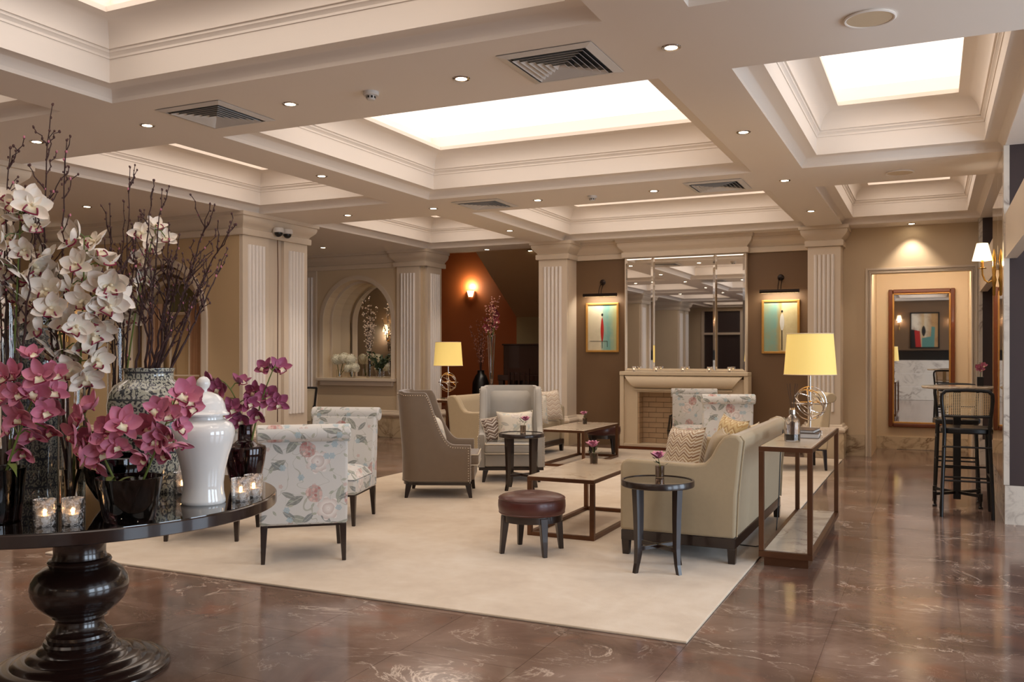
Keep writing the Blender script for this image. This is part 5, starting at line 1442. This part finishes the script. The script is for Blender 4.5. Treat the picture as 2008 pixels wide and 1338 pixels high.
for kind, mat in (('white', 'petal_white'), ('pink', 'petal_pink'), ('magenta', 'petal_magenta'), ('red', 'petal_red')):
    col_ = MB().tube([(0, 0, -0.012), (0, 0.001, 0.004), (0, -0.001, 0.014)], [0.003, 0.006, 0.004], 7).sphere((0, -0.001, 0.015), 0.0045, 7, 5)
    ORC[kind] = dict(core=with_mat(col_.mesh('blossom', 60), 'lip_white' if kind == 'white' else mat),
                     sepal=petal_mesh(0.060, 0.038, 0.06, 0.5, 'petal', mat), petal=petal_mesh(0.056, 0.047, 0.12, 0.6, 'petal', mat),
                     lip=lip_mesh('lip', 'lip_white'), edge=lip_edge_mesh('lip_edge'))
def blossom(parent, loc, direction, kind, size, rnd):
    K = ORC[kind]
    q = direction.to_track_quat('Z', 'Y') @ Euler((0, 0, rnd.uniform(-0.7, 0.7))).to_quaternion()
    b = bpy.data.objects.new('blossom', K['core']); COL.objects.link(b); b.parent = parent
    b.location = loc; b.rotation_mode = 'QUATERNION'; b.rotation_quaternion = q; b.scale = (size,) * 3
    openness = rnd.uniform(-0.05, 0.5)
    for ang, nm in ((0, 'sepal'), (2 * PI / 3, 'sepal'), (-2 * PI / 3, 'sepal'), (PI / 3 * 1.05, 'petal'), (-PI / 3 * 1.05, 'petal')):
        o = bpy.data.objects.new('petal', K[nm]); COL.objects.link(o); o.parent = b
        o.rotation_mode = 'QUATERNION'
        o.rotation_quaternion = Euler((0, 0, ang + rnd.uniform(-0.15, 0.15))).to_quaternion() @ Euler((openness + rnd.uniform(-0.2, 0.25), rnd.uniform(-0.2, 0.2), 0)).to_quaternion()
        o.location = (0, 0, 0.001 if nm == 'petal' else 0)
    inst(K['lip'], 'lip', b, (0, 0, 0)); inst(K['edge'], 'lip_edge', b, (0, 0, 0))
    return b
def bez(p0, p1, p2, n=14):
    return [p0 * (1 - k / n) ** 2 + p1 * 2 * (k / n) * (1 - k / n) + p2 * (k / n) ** 2 for k in range(n + 1)]
def orchid_spray(base, via, tip, blooms, kind, label, seed, size=1.0, leaves=0, spread=0.10):
    """via/tip/blooms given as frame pixels, placed around the depth of the vase they stand in"""
    rnd = random.Random(seed)
    d0 = depth_of(base.x, base.y)
    t = thing('orchid_spray', label, 'orchid', base, 0, 'orchid sprays on the flower table')
    P1 = at_depth(via[0], via[1], d0 - 0.02) - base; P2 = at_depth(tip[0], tip[1], d0 - 0.03) - base
    path = bez(Vector((0, 0, 0.03)), P1, P2)
    m = MB().tube(path, [0.0055 - 0.003 * k / 14 for k in range(15)], 7)
    cen = Vector((0, 0, 0)); pos = []
    for (u, v) in blooms:
        q = at_depth(u, v, d0 + rnd.uniform(-spread, spread * 0.6)) - base; pos.append(q); cen += q
    cen /= len(pos)
    for q in pos:
        near = min(path, key=lambda z: (z - q).length)
        mid = (near + q) / 2 + Vector((0, 0, 0.015))
        m.tube([near, mid, q], 0.0028, 5)
    m.build('stem', 'stem', t)
    for q in pos:
        out = (q - cen); out.z *= 0.6
        d = TOWARD * 0.9 + out.normalized() * 0.75 + Vector((rnd.uniform(-.45, .45), rnd.uniform(-.45, .45), rnd.uniform(-.35, .35)))
        blossom(t, q, d.normalized(), kind, size * rnd.uniform(0.95, 1.3), rnd)
    for k in range(leaves):
        a = rnd.uniform(0, 6.28); L = rnd.uniform(0.10, 0.18)
        dv = Vector((math.cos(a), math.sin(a), 0)); s0 = path[4]
        def LP(x, y): return s0 + dv * (L * x) + Vector((0, 0, 0.10 * x - 0.12 * x * x)) + dv.cross(Vector((0, 0, 1))) * ((2 * y - 1) * 0.014 * math.sin(PI * min(1, x + 0.05)))
        MB().grid(LP, 7, 2).build('leaf', 'stem', t, smooth=80)
    return t
orchid_spray(V1, (30, 640), (42, 385), [(22, 392), (55, 388), (8, 425), (40, 430), (68, 446), (22, 470), (50, 490), (14, 525), (40, 540), (8, 560), (62, 405), (30, 408), (2, 470), (66, 520), (25, 575), (-5, 515)], 'white', 'white orchid spray rising highest from the tallest glass vase', 11, 1.15)
orchid_spray(V2, (135, 640), (80, 500), [(92, 505), (70, 545), (108, 550), (72, 590), (102, 605), (130, 636), (84, 640), (112, 668), (140, 690), (162, 672), (182, 655), (120, 715), (168, 740), (190, 705), (95, 570), (60, 615), (150, 640), (100, 690), (140, 725), (85, 525)], 'white', 'white orchid spray leaning over the orchid cylinder vase', 12, 1.2)
orchid_spray(V2, (165, 660), (165, 465), [(150, 465), (188, 500), (210, 522), (176, 545), (207, 560), (192, 600), (162, 590), (216, 600), (202, 640), (152, 520), (168, 515), (218, 560), (178, 625), (140, 560), (228, 580), (185, 475)], 'white', 'white orchid spray standing upright in the orchid cylinder vase', 13, 1.2)
orchid_spray(V3, (255, 600), (305, 450), [(280, 458), (304, 446), (326, 468), (300, 490), (276, 508), (288, 540), (265, 560), (258, 620)], 'white', 'white orchid spray among the branches of the slim vase', 14, 1.0)
orchid_spray(PB, (30, 840), (95, 725), [(58, 700), (80, 738), (104, 768), (36, 770), (12, 786), (88, 806), (62, 850), (20, 838), (48, 884), (96, 842), (8, 740), (28, 735), (108, 735), (70, 770), (40, 815), (100, 800)], 'pink', 'pink orchid spray arching from the pot by the tall jar', 15, 1.0, 1)
orchid_spray(PA, (200, 890), (165, 815), [(158, 822), (176, 856), (216, 836), (200, 884), (164, 886), (190, 912), (228, 872), (180, 800), (240, 830), (145, 850), (205, 855)], 'pink', 'pink orchid spray on the candle side of the black flowerpot', 16, 1.0, 1)
orchid_spray(PA, (300, 900), (345, 780), [(300, 838), (338, 792), (368, 800), (330, 850), (352, 836), (292, 872), (322, 886), (362, 775), (312, 806), (282, 896), (345, 870), (310, 860), (372, 785), (330, 815)], 'pink', 'pink orchid spray leaning towards the white ginger jar', 17, 1.0, 1)
orchid_spray(PV, (485, 790), (440, 750), [(432, 762), (470, 752), (486, 790), (456, 800), (442, 792), (472, 822), (415, 748)], 'magenta', 'magenta orchid spray behind the lid of the white ginger jar', 18, 0.92, 0)
orchid_spray(PV, (500, 800), (540, 715), [(520, 722), (546, 724), (525, 776), (545, 790), (506, 812), (500, 768)], 'magenta', 'magenta orchid spray leaning away from the ginger jar', 19, 0.92, 0)

# ---- bare plum branches
def branch(base, via, tip, label, seed, group='bare budding branches', rad=0.0062, pink=0.06, twigs=8, dz=0.0):
    rnd = random.Random(seed)
    d0 = depth_of(base.x, base.y)
    t = thing('branch', label, 'branch', base, 0, group)
    P1 = at_depth(via[0], via[1], d0 + rnd.uniform(-0.1, 0.12)) - base
    P2 = at_depth(tip[0], tip[1], d0 + rnd.uniform(-0.18, 0.2)) - base
    n = 22
    path = bez(Vector((rnd.uniform(-.01, .01), rnd.uniform(-.01, .01), 0.03 + dz)), P1, P2, n)
    for k in range(2, n): path[k] = path[k] + Vector((rnd.uniform(-1, 1), rnd.uniform(-1, 1), rnd.uniform(-1, 1))) * 0.005
    m = MB().tube(path, [rad * (1 - 0.72 * k / n) for k in range(n + 1)], 7)
    bu = MB(); pk = MB()
    def buds(pts, r):
        for q in pts:
            if rnd.random() < 0.75:
                o = q + Vector((rnd.uniform(-1, 1), rnd.uniform(-1, 1), rnd.uniform(-0.3, 1))) * r * 1.6
                (pk if rnd.random() < pink else bu).sphere(o, rnd.uniform(0.0028, 0.0052), 6, 5, (1, 1, 1.5))
    buds(path[8:], rad * 0.6); bu.sphere(path[-1], 0.005, 6, 5, (1, 1, 1.4))
    for k in range(twigs):
        i_ = rnd.randint(8, n - 2); L = rnd.uniform(0.05, 0.17)
        dr = (path[i_ + 1] - path[i_]).normalized() * 0.7 + Vector((rnd.uniform(-1, 1), rnd.uniform(-1, 1), rnd.uniform(0.0, 0.7))) * 0.75
        dr.normalize()
        tw = [path[i_] + dr * (L * q / 5) + Vector((0, 0, 0.02 * (q / 5) ** 2)) + Vector((rnd.uniform(-1, 1), rnd.uniform(-1, 1), 0)) * 0.003 * q for q in range(6)]
        m.tube(tw, [0.0032 - 0.0003 * q for q in range(6)], 5)
        buds(tw[1:], 0.003); bu.sphere(tw[-1], 0.0045, 6, 5, (1, 1, 1.4))
    m.build('wood', 'branch', t)
    if bu.v: bu.build('brown_buds', 'bud', t)['kind'] = 'stuff'
    if pk.v: pk.build('pink_buds', 'pinkbud', t)['kind'] = 'stuff'
    return t
PJT = PJ + Vector((0, 0, 0.44))
JB = [((400, 610), (446, 488)), ((372, 560), (412, 400)), ((385, 540), (463, 440)), ((300, 560), (318, 372)), ((278, 560), (300, 372)), ((330, 600), (332, 440)), ((268, 600), (262, 470)), ((350, 640), (380, 500)), ((330, 650), (350, 520)), ((310, 640), (290, 480)), ((345, 660), (412, 520)), ((320, 600), (352, 460))]
for k, (a, c) in enumerate(JB):
    rj = random.Random(k); off = Vector((rj.uniform(-.06, .06), rj.uniform(-.06, .06), 0))
    branch(PJT + off, a, c, {2: 'branch in the blue and white jar leaning farthest towards the reeded pier', 1: 'tall branch in the blue and white jar arching towards the pier', 0: 'lowest spreading branch in the blue and white jar, beside the pier', 6: 'branch in the blue and white jar nearest the slim vase'}.get(k, 'dark budding branch standing in the blue and white jar'), 40 + k, 'branches in the blue and white jar', 0.0066)
for k, (a, c) in enumerate([((236, 600), (243, 395)), ((246, 620), (255, 328)), ((222, 640), (205, 470)), ((255, 560), (272, 425)), ((240, 700), (236, 480)), ((225, 640), (215, 400))]):
    branch(V3, a, c, {1: 'tallest branch standing in the slim clear vase'}.get(k, 'dark budding branch standing in the slim clear vase'), 60 + k, 'branches in the slim vase')
for k, (a, c) in enumerate([((112, 600), (70, 430)), ((190, 640), (232, 520)), ((112, 500), (131, 275)), ((60, 480), (103, 205)), ((170, 690), (205, 560)), ((120, 700), (95, 520))]):
    branch(V2, a, c, {3: 'tallest of all branches, rising among the white orchids', 2: 'second tallest branch rising among the white orchids', 1: 'branch among the white orchids leaning towards the slim vase'}.get(k, 'dark budding branch standing among the white orchids'), 70 + k, 'branches among the white orchids', pink=0.18)
for k, (a, c) in enumerate([((30, 560), (50, 365)), ((5, 500), (20, 290)), ((60, 500), (75, 390)), ((0, 600), (-10, 330)), ((25, 520), (5, 380))]):
    branch(V1, a, c, {1: 'highest reaching branch in the tallest glass vase'}.get(k, 'dark budding branch standing in the tallest glass vase'), 80 + k, 'branches in the tallest vase', pink=0.18)

# ================================================================== SMALL VASES ON THE LOW TABLES
def bud_vase(loc, label, seed, s=1.0):
    rnd = random.Random(seed)
    t = thing('bud_vase', label, 'vase', loc, 0, 'small flower tumblers')
    MB().lathe([(0.001, 0), (0.026, 0), (0.028, 0.003), (0.031, 0.078), (0.029, 0.078), (0.026, 0.008), (0.001, 0.008)], 24).build('tumbler', M['tumbler'], t, smooth=40)
    m = MB()
    top_ = Vector((rnd.uniform(-.02, .02), rnd.uniform(-.02, .02), 0.125))
    m.tube([(0, 0, 0.01), (0.004, 0.003, 0.06), top_], 0.0025, 5)
    m.build('stem', 'stem', t)
    for k in range(9):
        a = 2.4 * k; tl = 0.35 + 0.09 * k
        L = 0.075 - 0.003 * k
        R = Matrix.Translation(top_) @ Matrix.Rotation(a, 4, 'Z') @ Matrix.Rotation(0.25 + 0.09 * (9 - k), 4, 'X').inverted()
        pm = MB(R).grid(lambda x, y: ((2 * y - 1) * 0.027 * math.sin(PI * min(1, x * 0.95 + 0.05)) ** 0.7, 0.012 * math.sin(PI * x) * (1 - (2 * y - 1) ** 2) * -1, L * x), 5, 3)
        pm.build('petal', 'petal_rose', t, smooth=80)
    lf = MB()
    for k in range(10):
        a = rnd.uniform(0, 6.28); h = rnd.uniform(0.08, 0.14); r = rnd.uniform(0.015, 0.04)
        p_ = Vector((r * math.cos(a), r * math.sin(a), h)); dv = Vector((math.cos(a), math.sin(a), 0.6)).normalized()
        sd = dv.cross(Vector((0, 0, 1))).normalized()
        lf.grid(lambda x, y: p_ + dv * (0.03 * x) + sd * ((2 * y - 1) * 0.008 * math.sin(PI * min(1, x + 0.04))), 4, 2)
    lf.build('leaf_sprig', 'leaf', t, smooth=80)['kind'] = 'stuff'
    t.scale = (s, s, s)
    return t
M['tumbler'] = glass('grey_tumbler_glass', '#b5a79d', 0.03)
M['petal_rose'] = petal_mat('pink_tulip_petal', '#c8698c', '#d88aa5', '#a84d72')
bud_vase((-1.62, 5.72, RZ + 0.571), 'tumbler with one pink flower on the side table by the linen sofa', 1)
bud_vase((-3.80, 8.34, RZ + 0.571), 'tumbler with one pink flower before the grey wing armchair', 2)
bud_vase((-2.58, 7.10, RZ + 0.455), 'tumbler with one pink flower on the coffee table by the leather stool', 3, 1.15)
bud_vase((-4.14, 11.05, RZ + 0.455), 'tumbler with one pink flower on the coffee table of the alcove sofa', 4)

# ================================================================== BAR TABLE AND STOOLS
BT = Vector((0.205, 9.27, 0))
t = thing('bar_table', 'tall round marble bar table on a dark column', 'bar table', BT)
MB().lathe([(0.001, 1.075), (0.29, 1.075), (0.30, 1.083), (0.302, 1.092), (0.298, 1.10), (0.001, 1.10)], 56).build('table_top', 'marble_top', t, smooth=35)
MB().lathe([(0.001, 1.045), (0.16, 1.05), (0.16, 1.075), (0.001, 1.075)], 32).build('top_plate', 'black', t, smooth=35)
MB().box(-0.032, 0.032, -0.032, 0.032, 0.05, 1.05).build('column', 'black', t, smooth=None, bevel=0.004)
for k in range(4):
    T = Matrix.Rotation(PI / 4 + k * PI / 2, 4, 'Z')
    f = MB(T).box(0.03, 0.27, -0.014, 0.014, 0.10, 0.125).build('foot_bar', 'black', t, smooth=None)
    MB(T).lathe([(0.001, 0), (0.02, 0), (0.02, 0.012), (0.011, 0.02), (0.011, 0.06), (0.018, 0.07), (0.018, 0.135), (0.001, 0.135)], 12, (0.265, 0, 0)).build('foot', 'black', t)
def cane_panel(parent, x0, x1, z0, z1, yfun, n=22, mz=14, w=0.0028):
    """woven cane: real open lattice of strips"""
    m = MB()
    for k in range(n + 1):
        x = x0 + (x1 - x0) * k / n
        pts = [(x, yfun(x, z0 + (z1 - z0) * q / 5), z0 + (z1 - z0) * q / 5) for q in range(6)]
        for a, b in zip(pts[:-1], pts[1:]):
            m.face([(a[0] - w, a[1], a[2]), (a[0] + w, a[1], a[2]), (b[0] + w, b[1], b[2]), (b[0] - w, b[1], b[2])])
    for k in range(mz + 1):
        z = z0 + (z1 - z0) * k / mz
        pts = [(x0 + (x1 - x0) * q / 8, yfun(x0 + (x1 - x0) * q / 8, z) - 0.001, z) for q in range(9)]
        for a, b in zip(pts[:-1], pts[1:]):
            m.face([(a[0], a[1], a[2] - w), (b[0], b[1], b[2] - w), (b[0], b[1], b[2] + w), (a[0], a[1], a[2] + w)])
    o = m.build('cane_back', 'rattan', parent, smooth=None); o['kind'] = 'stuff'
    return o
def bar_stool(loc, rz, label):
    """local +y is the way the sitter faces; bentwood back at -y"""
    t = thing('bar_stool', label, 'bar stool', loc, rz, 'bentwood bar stools')
    sz = 0.76
    MB().prism([(0.20, -0.16), (0.21, 0.0), (0.19, 0.17), (0.12, 0.21), (-0.12, 0.21), (-0.19, 0.17), (-0.21, 0.0), (-0.20, -0.16), (-0.12, -0.20), (0.12, -0.20)], 'z', sz - 0.05, sz).build('seat', 'black', t, smooth=40, bevel=0.012, seg=3)
    hoop = []
    top = 1.085
    for (x, z) in [(-0.175, 0.80), (-0.185, 0.90), (-0.195, 1.0), (-0.192, 1.05), (-0.165, 1.078), (-0.11, top), (0, top + 0.003), (0.11, top), (0.165, 1.078), (0.192, 1.05), (0.195, 1.0), (0.185, 0.90), (0.175, 0.80)]:
        hoop.append((x, -0.20 - 0.10 * (z - 0.76), z))
    full = [(-0.195, -0.255, 0.0), (-0.19, -0.235, 0.25), (-0.178, -0.205, 0.55), (-0.172, -0.198, 0.72)] + hoop + [(0.172, -0.198, 0.72), (0.178, -0.205, 0.55), (0.19, -0.235, 0.25), (0.195, -0.255, 0.0)]
    sm = []
    for k in range(len(full) - 1):
        a, b = Vector(full[k]), Vector(full[k + 1])
        sm += [a, (a + b) / 2]
    sm.append(Vector(full[-1]))
    MB().tube(sm, 0.0155, 10).build('bentwood_back', 'black', t, smooth=60)
    MB().tube([(-0.18, -0.213, 0.865), (-0.09, -0.222, 0.862), (0, -0.225, 0.861), (0.09, -0.222, 0.862), (0.18, -0.213, 0.865)], 0.012, 8).build('back_rail', 'black', t)
    cane_panel(t, -0.172, 0.172, 0.872, 1.062, lambda x, z: -0.20 - 0.10 * (z - 0.76) - 0.008 * (1 - (x / 0.18) ** 2))
    for sx in (-1, 1):
        MB().tube([(sx * 0.165, 0.15, 0.73), (sx * 0.175, 0.165, 0.4), (sx * 0.195, 0.20, 0.0)], 0.0155, 10).build('leg', 'black', t)
        for z_ in (0.34, 0.58): MB().tube([(sx * 0.185, -0.22 + (0.34 - z_) * -0.02, z_), (sx * 0.178, 0.175, z_)], 0.008, 7).build('side_rail', 'black', t)
    for z_ in (0.29, 0.39): MB().tube([(-0.18, 0.18, z_), (0.18, 0.18, z_)], 0.0085, 7).build('foot_rail', 'black', t)
    for z_ in (0.31, 0.60): MB().tube([(-0.185, -0.225, z_), (0.185, -0.225, z_)], 0.0085, 7).build('back_stretcher', 'black', t)
    return t
bar_stool((0.265, 8.76, 0), 0.0, 'black bentwood bar stool with a cane back seen from behind')
bar_stool((0.215, 9.88, 0), PI, 'black bentwood bar stool on the recess side of the bar table')
t = thing('bud_vase', 'small dark vase with a pink flower on the bar table', 'vase', (0.40, 9.32, 1.10))
MB().box(-0.028, 0.028, -0.028, 0.028, 0, 0.085).build('vase_body', 'black', t, smooth=None, bevel=0.004)
m = MB().tube([(0, 0, 0.08), (0.004, 0, 0.15), (-0.004, 0.004, 0.22)], 0.003, 6).build('stem', 'stem', t)
rr = random.Random(5)
for q in ((0, -0.01, 0.15), (0.02, 0.0, 0.185), (-0.02, 0.0, 0.17)):
    blossom(t, Vector(q), (TOWARD + Vector((rr.uniform(-.4, .4), 0, 0.3))).normalized(), 'pink', 0.72, rr)

# ================================================================== STAIR ALCOVE FURNITURE (raised floor at 0.30)
AF = 0.30
t = thing('upright_piano', 'dark mahogany upright piano under the staircase', 'piano', (-6.32, 14.55, AF))
MB().box(-0.70, 0.70, 0.0, 0.55, 0.68, 1.25).build('case', 'piano', t, smooth=None, bevel=0.006)
MB().box(-0.72, 0.72, -0.02, 0.57, 1.25, 1.275).build('lid', 'piano', t, smooth=None, bevel=0.004)
MB().box(-0.70, 0.70, 0.18, 0.55, 0.0, 0.68).build('lower_panel', 'piano', t, smooth=None)
MB().box(-0.70, 0.70, -0.24, 0.0, 0.62, 0.72).build('key_bed', 'piano', t, smooth=None, bevel=0.006)
for sx in (-1, 1): MB().taper((sx * 0.64, -0.19, 0), (0.06, 0.06), (sx * 0.64, -0.19, 0.62), (0.09, 0.09)).build('leg', 'piano', t, smooth=None)
t = thing('piano_chair', 'dark slatted chair drawn up to the piano', 'chair', (-6.36, 13.95, AF))
MB().box(-0.20, 0.20, -0.18, 0.18, 0.44, 0.47).build('seat', 'piano', t, smooth=None, bevel=0.005)
for sx in (-1, 1):
    for sy in (-1, 1): MB().box(sx * 0.18 - 0.016, sx * 0.18 + 0.016, sy * 0.16 - 0.016, sy * 0.16 + 0.016, 0, 0.44 if sy > 0 else 0.84).build('leg', 'piano', t, smooth=None)
MB().box(-0.2, 0.2, -0.175, -0.15, 0.78, 0.85).build('top_rail', 'piano', t, smooth=None)
for k in range(3): MB().box(-0.10 + 0.1 * k - 0.016, -0.10 + 0.1 * k + 0.016, -0.17, -0.155, 0.47, 0.78).build('slat', 'piano', t, smooth=None)
t = thing('floor_vase', 'dark shouldered floor vase of pink twigs by the rust wall', 'vase', (-7.35, 14.3, AF))
MB().lathe([(0.001, 0), (0.11, 0), (0.14, 0.12), (0.16, 0.35), (0.15, 0.58), (0.10, 0.70), (0.065, 0.74), (0.06, 0.79), (0.075, 0.80), (0.001, 0.80)], 32).build('body', 'black', t, smooth=45)
def twig_bunch(parent, z0, h, n, sp, seed, mat='branch', bm='twigbud', r=0.004, br=0.010):
    rnd = random.Random(seed); m = MB(); b = MB()
    for k in range(n):
        a = rnd.uniform(0, 6.28); s = rnd.uniform(0.2, 1) * sp; hh = h * rnd.uniform(0.6, 1)
        pts = bez(Vector((0, 0, z0)), Vector((0.3 * s * math.cos(a), 0.3 * s * math.sin(a), z0 + hh * 0.6)), Vector((s * math.cos(a), s * math.sin(a), z0 + hh)), 10)
        m.tube(pts, [r * (1 - 0.6 * q / 10) for q in range(11)], 5)
        for q in pts[3:]:
            for _ in range(3): b.sphere(q + Vector((rnd.uniform(-1, 1), rnd.uniform(-1, 1), rnd.uniform(-1, 1))) * 0.03, br * rnd.uniform(0.5, 1.2), 5, 4)
    m.build('twigs', mat, parent)
    o = b.build('twig_blossom', bm, parent); o['kind'] = 'stuff'
M['twigbud'] = plain('dusty_pink_blossom', '#b07a68', 0.7, var=0.3, scale=50)
twig_bunch(t, 0.7, 1.05, 12, 0.30, 3)
t = thing('black_vase', 'slim black vase of bare twigs on the piano', 'vase', (-6.30, 14.82, AF + 1.275))
MB().lathe([(0.001, 0), (0.05, 0), (0.07, 0.1), (0.075, 0.22), (0.05, 0.32), (0.03, 0.36), (0.034, 0.37), (0.001, 0.37)], 24).build('body', 'black', t, smooth=45)
twig_bunch(t, 0.3, 0.62, 8, 0.22, 8, 'branch', 'branch', 0.004, 0.004)
# tall trumpet vase of red orchids on the far console
t = thing('trumpet_vase', 'tall clear trumpet vase of red orchids on the console by the alcove', 'vase', (-5.90, 11.82, 0.79))
MB().lathe([(0.001, 0), (0.075, 0), (0.078, 0.012), (0.03, 0.03), (0.026, 0.10), (0.034, 0.35), (0.048, 0.65), (0.062, 0.88), (0.059, 0.88), (0.045, 0.65), (0.031, 0.35), (0.022, 0.12), (0.001, 0.10)], 32).build('glass', 'glass', t, smooth=45)
rr = random.Random(9); m = MB()
for k in range(9):
    a = rr.uniform(0, 6.28); q = Vector((0.10 * rr.uniform(-1, 1.2), 0.10 * rr.uniform(-1, 1), 0.95 + 0.04 * k + rr.uniform(-.02, .02)))
    m.tube([(0, 0, 0.3), (0, 0, 0.8), q], 0.004, 5)
    blossom(t, q, (TOWARD + Vector((rr.uniform(-.6, .6), 0, rr.uniform(-.3, .4)))).normalized(), 'red', 1.0, rr)
m.build('stem', 'stem', t)
twig_bunch(t, 0.7, 0.85, 7, 0.16, 21, 'branch', 'twigbud', 0.003, 0.012)

# ================================================================== NICHE DISPLAY
NS = NB['zb']
def niche_vase(loc, r, h, label):
    t = thing('niche_vase', label, 'vase', loc, 0, 'vases in the arched niche')
    MB().lathe([(0.001, 0), (r, 0), (r, h), (r - 0.004, h), (r - 0.004, 0.012), (0.001, 0.012)], 24).build('glass', 'glass', t, smooth=40)
    return t
def hydrangea(parent, c, r, seed):
    rnd = random.Random(seed); m = MB(); m.sphere(c, r * 0.82, 14, 10)
    for k in range(130):
        z = rnd.uniform(-0.75, 1); a = rnd.uniform(0, 6.28); q = math.sqrt(max(0, 1 - z * z))
        nrm = Vector((q * math.cos(a), q * math.sin(a), z)); p_ = Vector(c) + nrm * r * rnd.uniform(0.86, 1.0)
        t1 = nrm.orthogonal().normalized(); t2 = nrm.cross(t1); w = rnd.uniform(0.014, 0.02); an = rnd.uniform(0, 1.5)
        e1 = (t1 * math.cos(an) + t2 * math.sin(an)) * w; e2 = (t2 * math.cos(an) - t1 * math.sin(an)) * w
        for (u_, v_) in ((e1, e2), (e2, -e1), (-e1, -e2), (-e2, e1)):
            m.face([p_, p_ + u_ + nrm * 0.004, p_ + (u_ + v_) * 0.75 + nrm * 0.007])
    m.build('flower_head', 'hydrangea', parent, smooth=60)
t = niche_vase((-9.35, 12.80, NS), 0.05, 0.14, 'clear vase of tall white hydrangeas in the arched niche')
for k, (dx, dz) in enumerate(((-0.05, 0.31), (0.10, 0.33), (0.24, 0.31))):
    MB().tube([(0, 0, 0.02), (dx * 0.5, 0, 0.16), (dx, 0, dz)], 0.006, 6).build('stem', 'stem', t)
    hydrangea(t, (dx, 0, dz), 0.105, k)
t = niche_vase((-9.05, 12.74, NS), 0.065, 0.13, 'low clear vase of white hydrangeas at the front of the niche')
for k, (dx, dz) in enumerate(((-0.06, 0.16), (0.07, 0.17))):
    MB().tube([(0, 0, 0.02), (dx, 0, dz)], 0.006, 6).build('stem', 'stem', t)
    hydrangea(t, (dx, 0, dz), 0.085, 5 + k)
t = niche_vase((-8.76, 12.86, NS), 0.05, 0.62, 'tall clear vase of pale blossoming twigs in the arched niche')
twig_bunch(t, 0.02, 1.40, 16, 0.19, 33, 'branch', 'palebud', 0.005, 0.013)
t = niche_vase((-8.52, 12.80, NS), 0.06, 0.16, 'clear vase of dark eucalyptus leaves in the arched niche')
rnd = random.Random(4); lf = MB(); stm = MB()
for k in range(22):
    a = rnd.uniform(0, 6.28); s = rnd.uniform(0.05, 0.27); hh = rnd.uniform(0.18, 0.46)
    pts = bez(Vector((0, 0, 0.02)), Vector((0, 0, 0.2)), Vector((s * math.cos(a), s * 0.6 * math.sin(a), hh)), 8)
    stm.tube(pts, 0.003, 5)
    for q in pts[3:]:
        for _ in range(3):
            dv = Vector((rnd.uniform(-1, 1), rnd.uniform(-1, 1), rnd.uniform(-.5, 1))).normalized(); sd = dv.orthogonal().normalized()
            lf.grid(lambda x, y: q + dv * (0.05 * x) + sd * ((2 * y - 1) * 0.016 * math.sin(PI * min(1, x + 0.03))), 3, 2)
stm.build('stem', 'stem', t); lf.build('foliage', 'leaf', t, smooth=80)['kind'] = 'stuff'

# black framed armchair half hidden by the left pier
t = thing('cane_armchair', 'black framed armchair with tan upholstery behind the left pier', 'armchair', (-8.55, 10.45, 0), facing(-0.9, 0.3))
MB().prism([(-0.25, 0.40), (-0.34, 0.88), (-0.29, 0.89), (-0.19, 0.42)], 'x', -0.24, 0.24).build('backrest', 'cream_cloth', t, bevel=0.015)
MB().box(-0.25, 0.25, -0.22, 0.25, 0.38, 0.46).build('seat', 'cream_cloth', t, smooth=40, bevel=0.02)
for sx in (-1, 1):
    MB().tube([(sx * 0.26, -0.30, 0), (sx * 0.26, -0.26, 0.4), (sx * 0.26, -0.35, 0.90)], 0.016, 8).build('leg', 'black', t)
    MB().tube([(sx * 0.26, 0.24, 0), (sx * 0.26, 0.24, 0.4)], 0.016, 8).build('leg', 'black', t)
    MB().tube([(sx * 0.27, -0.29, 0.62), (sx * 0.28, 0.05, 0.64), (sx * 0.27, 0.22, 0.62), (sx * 0.26, 0.24, 0.40)], 0.014, 8).build('arm', 'black', t)
MB().tube([(-0.26, -0.35, 0.90), (0, -0.36, 0.91), (0.26, -0.35, 0.90)], 0.016, 8).build('top_rail', 'black', t)
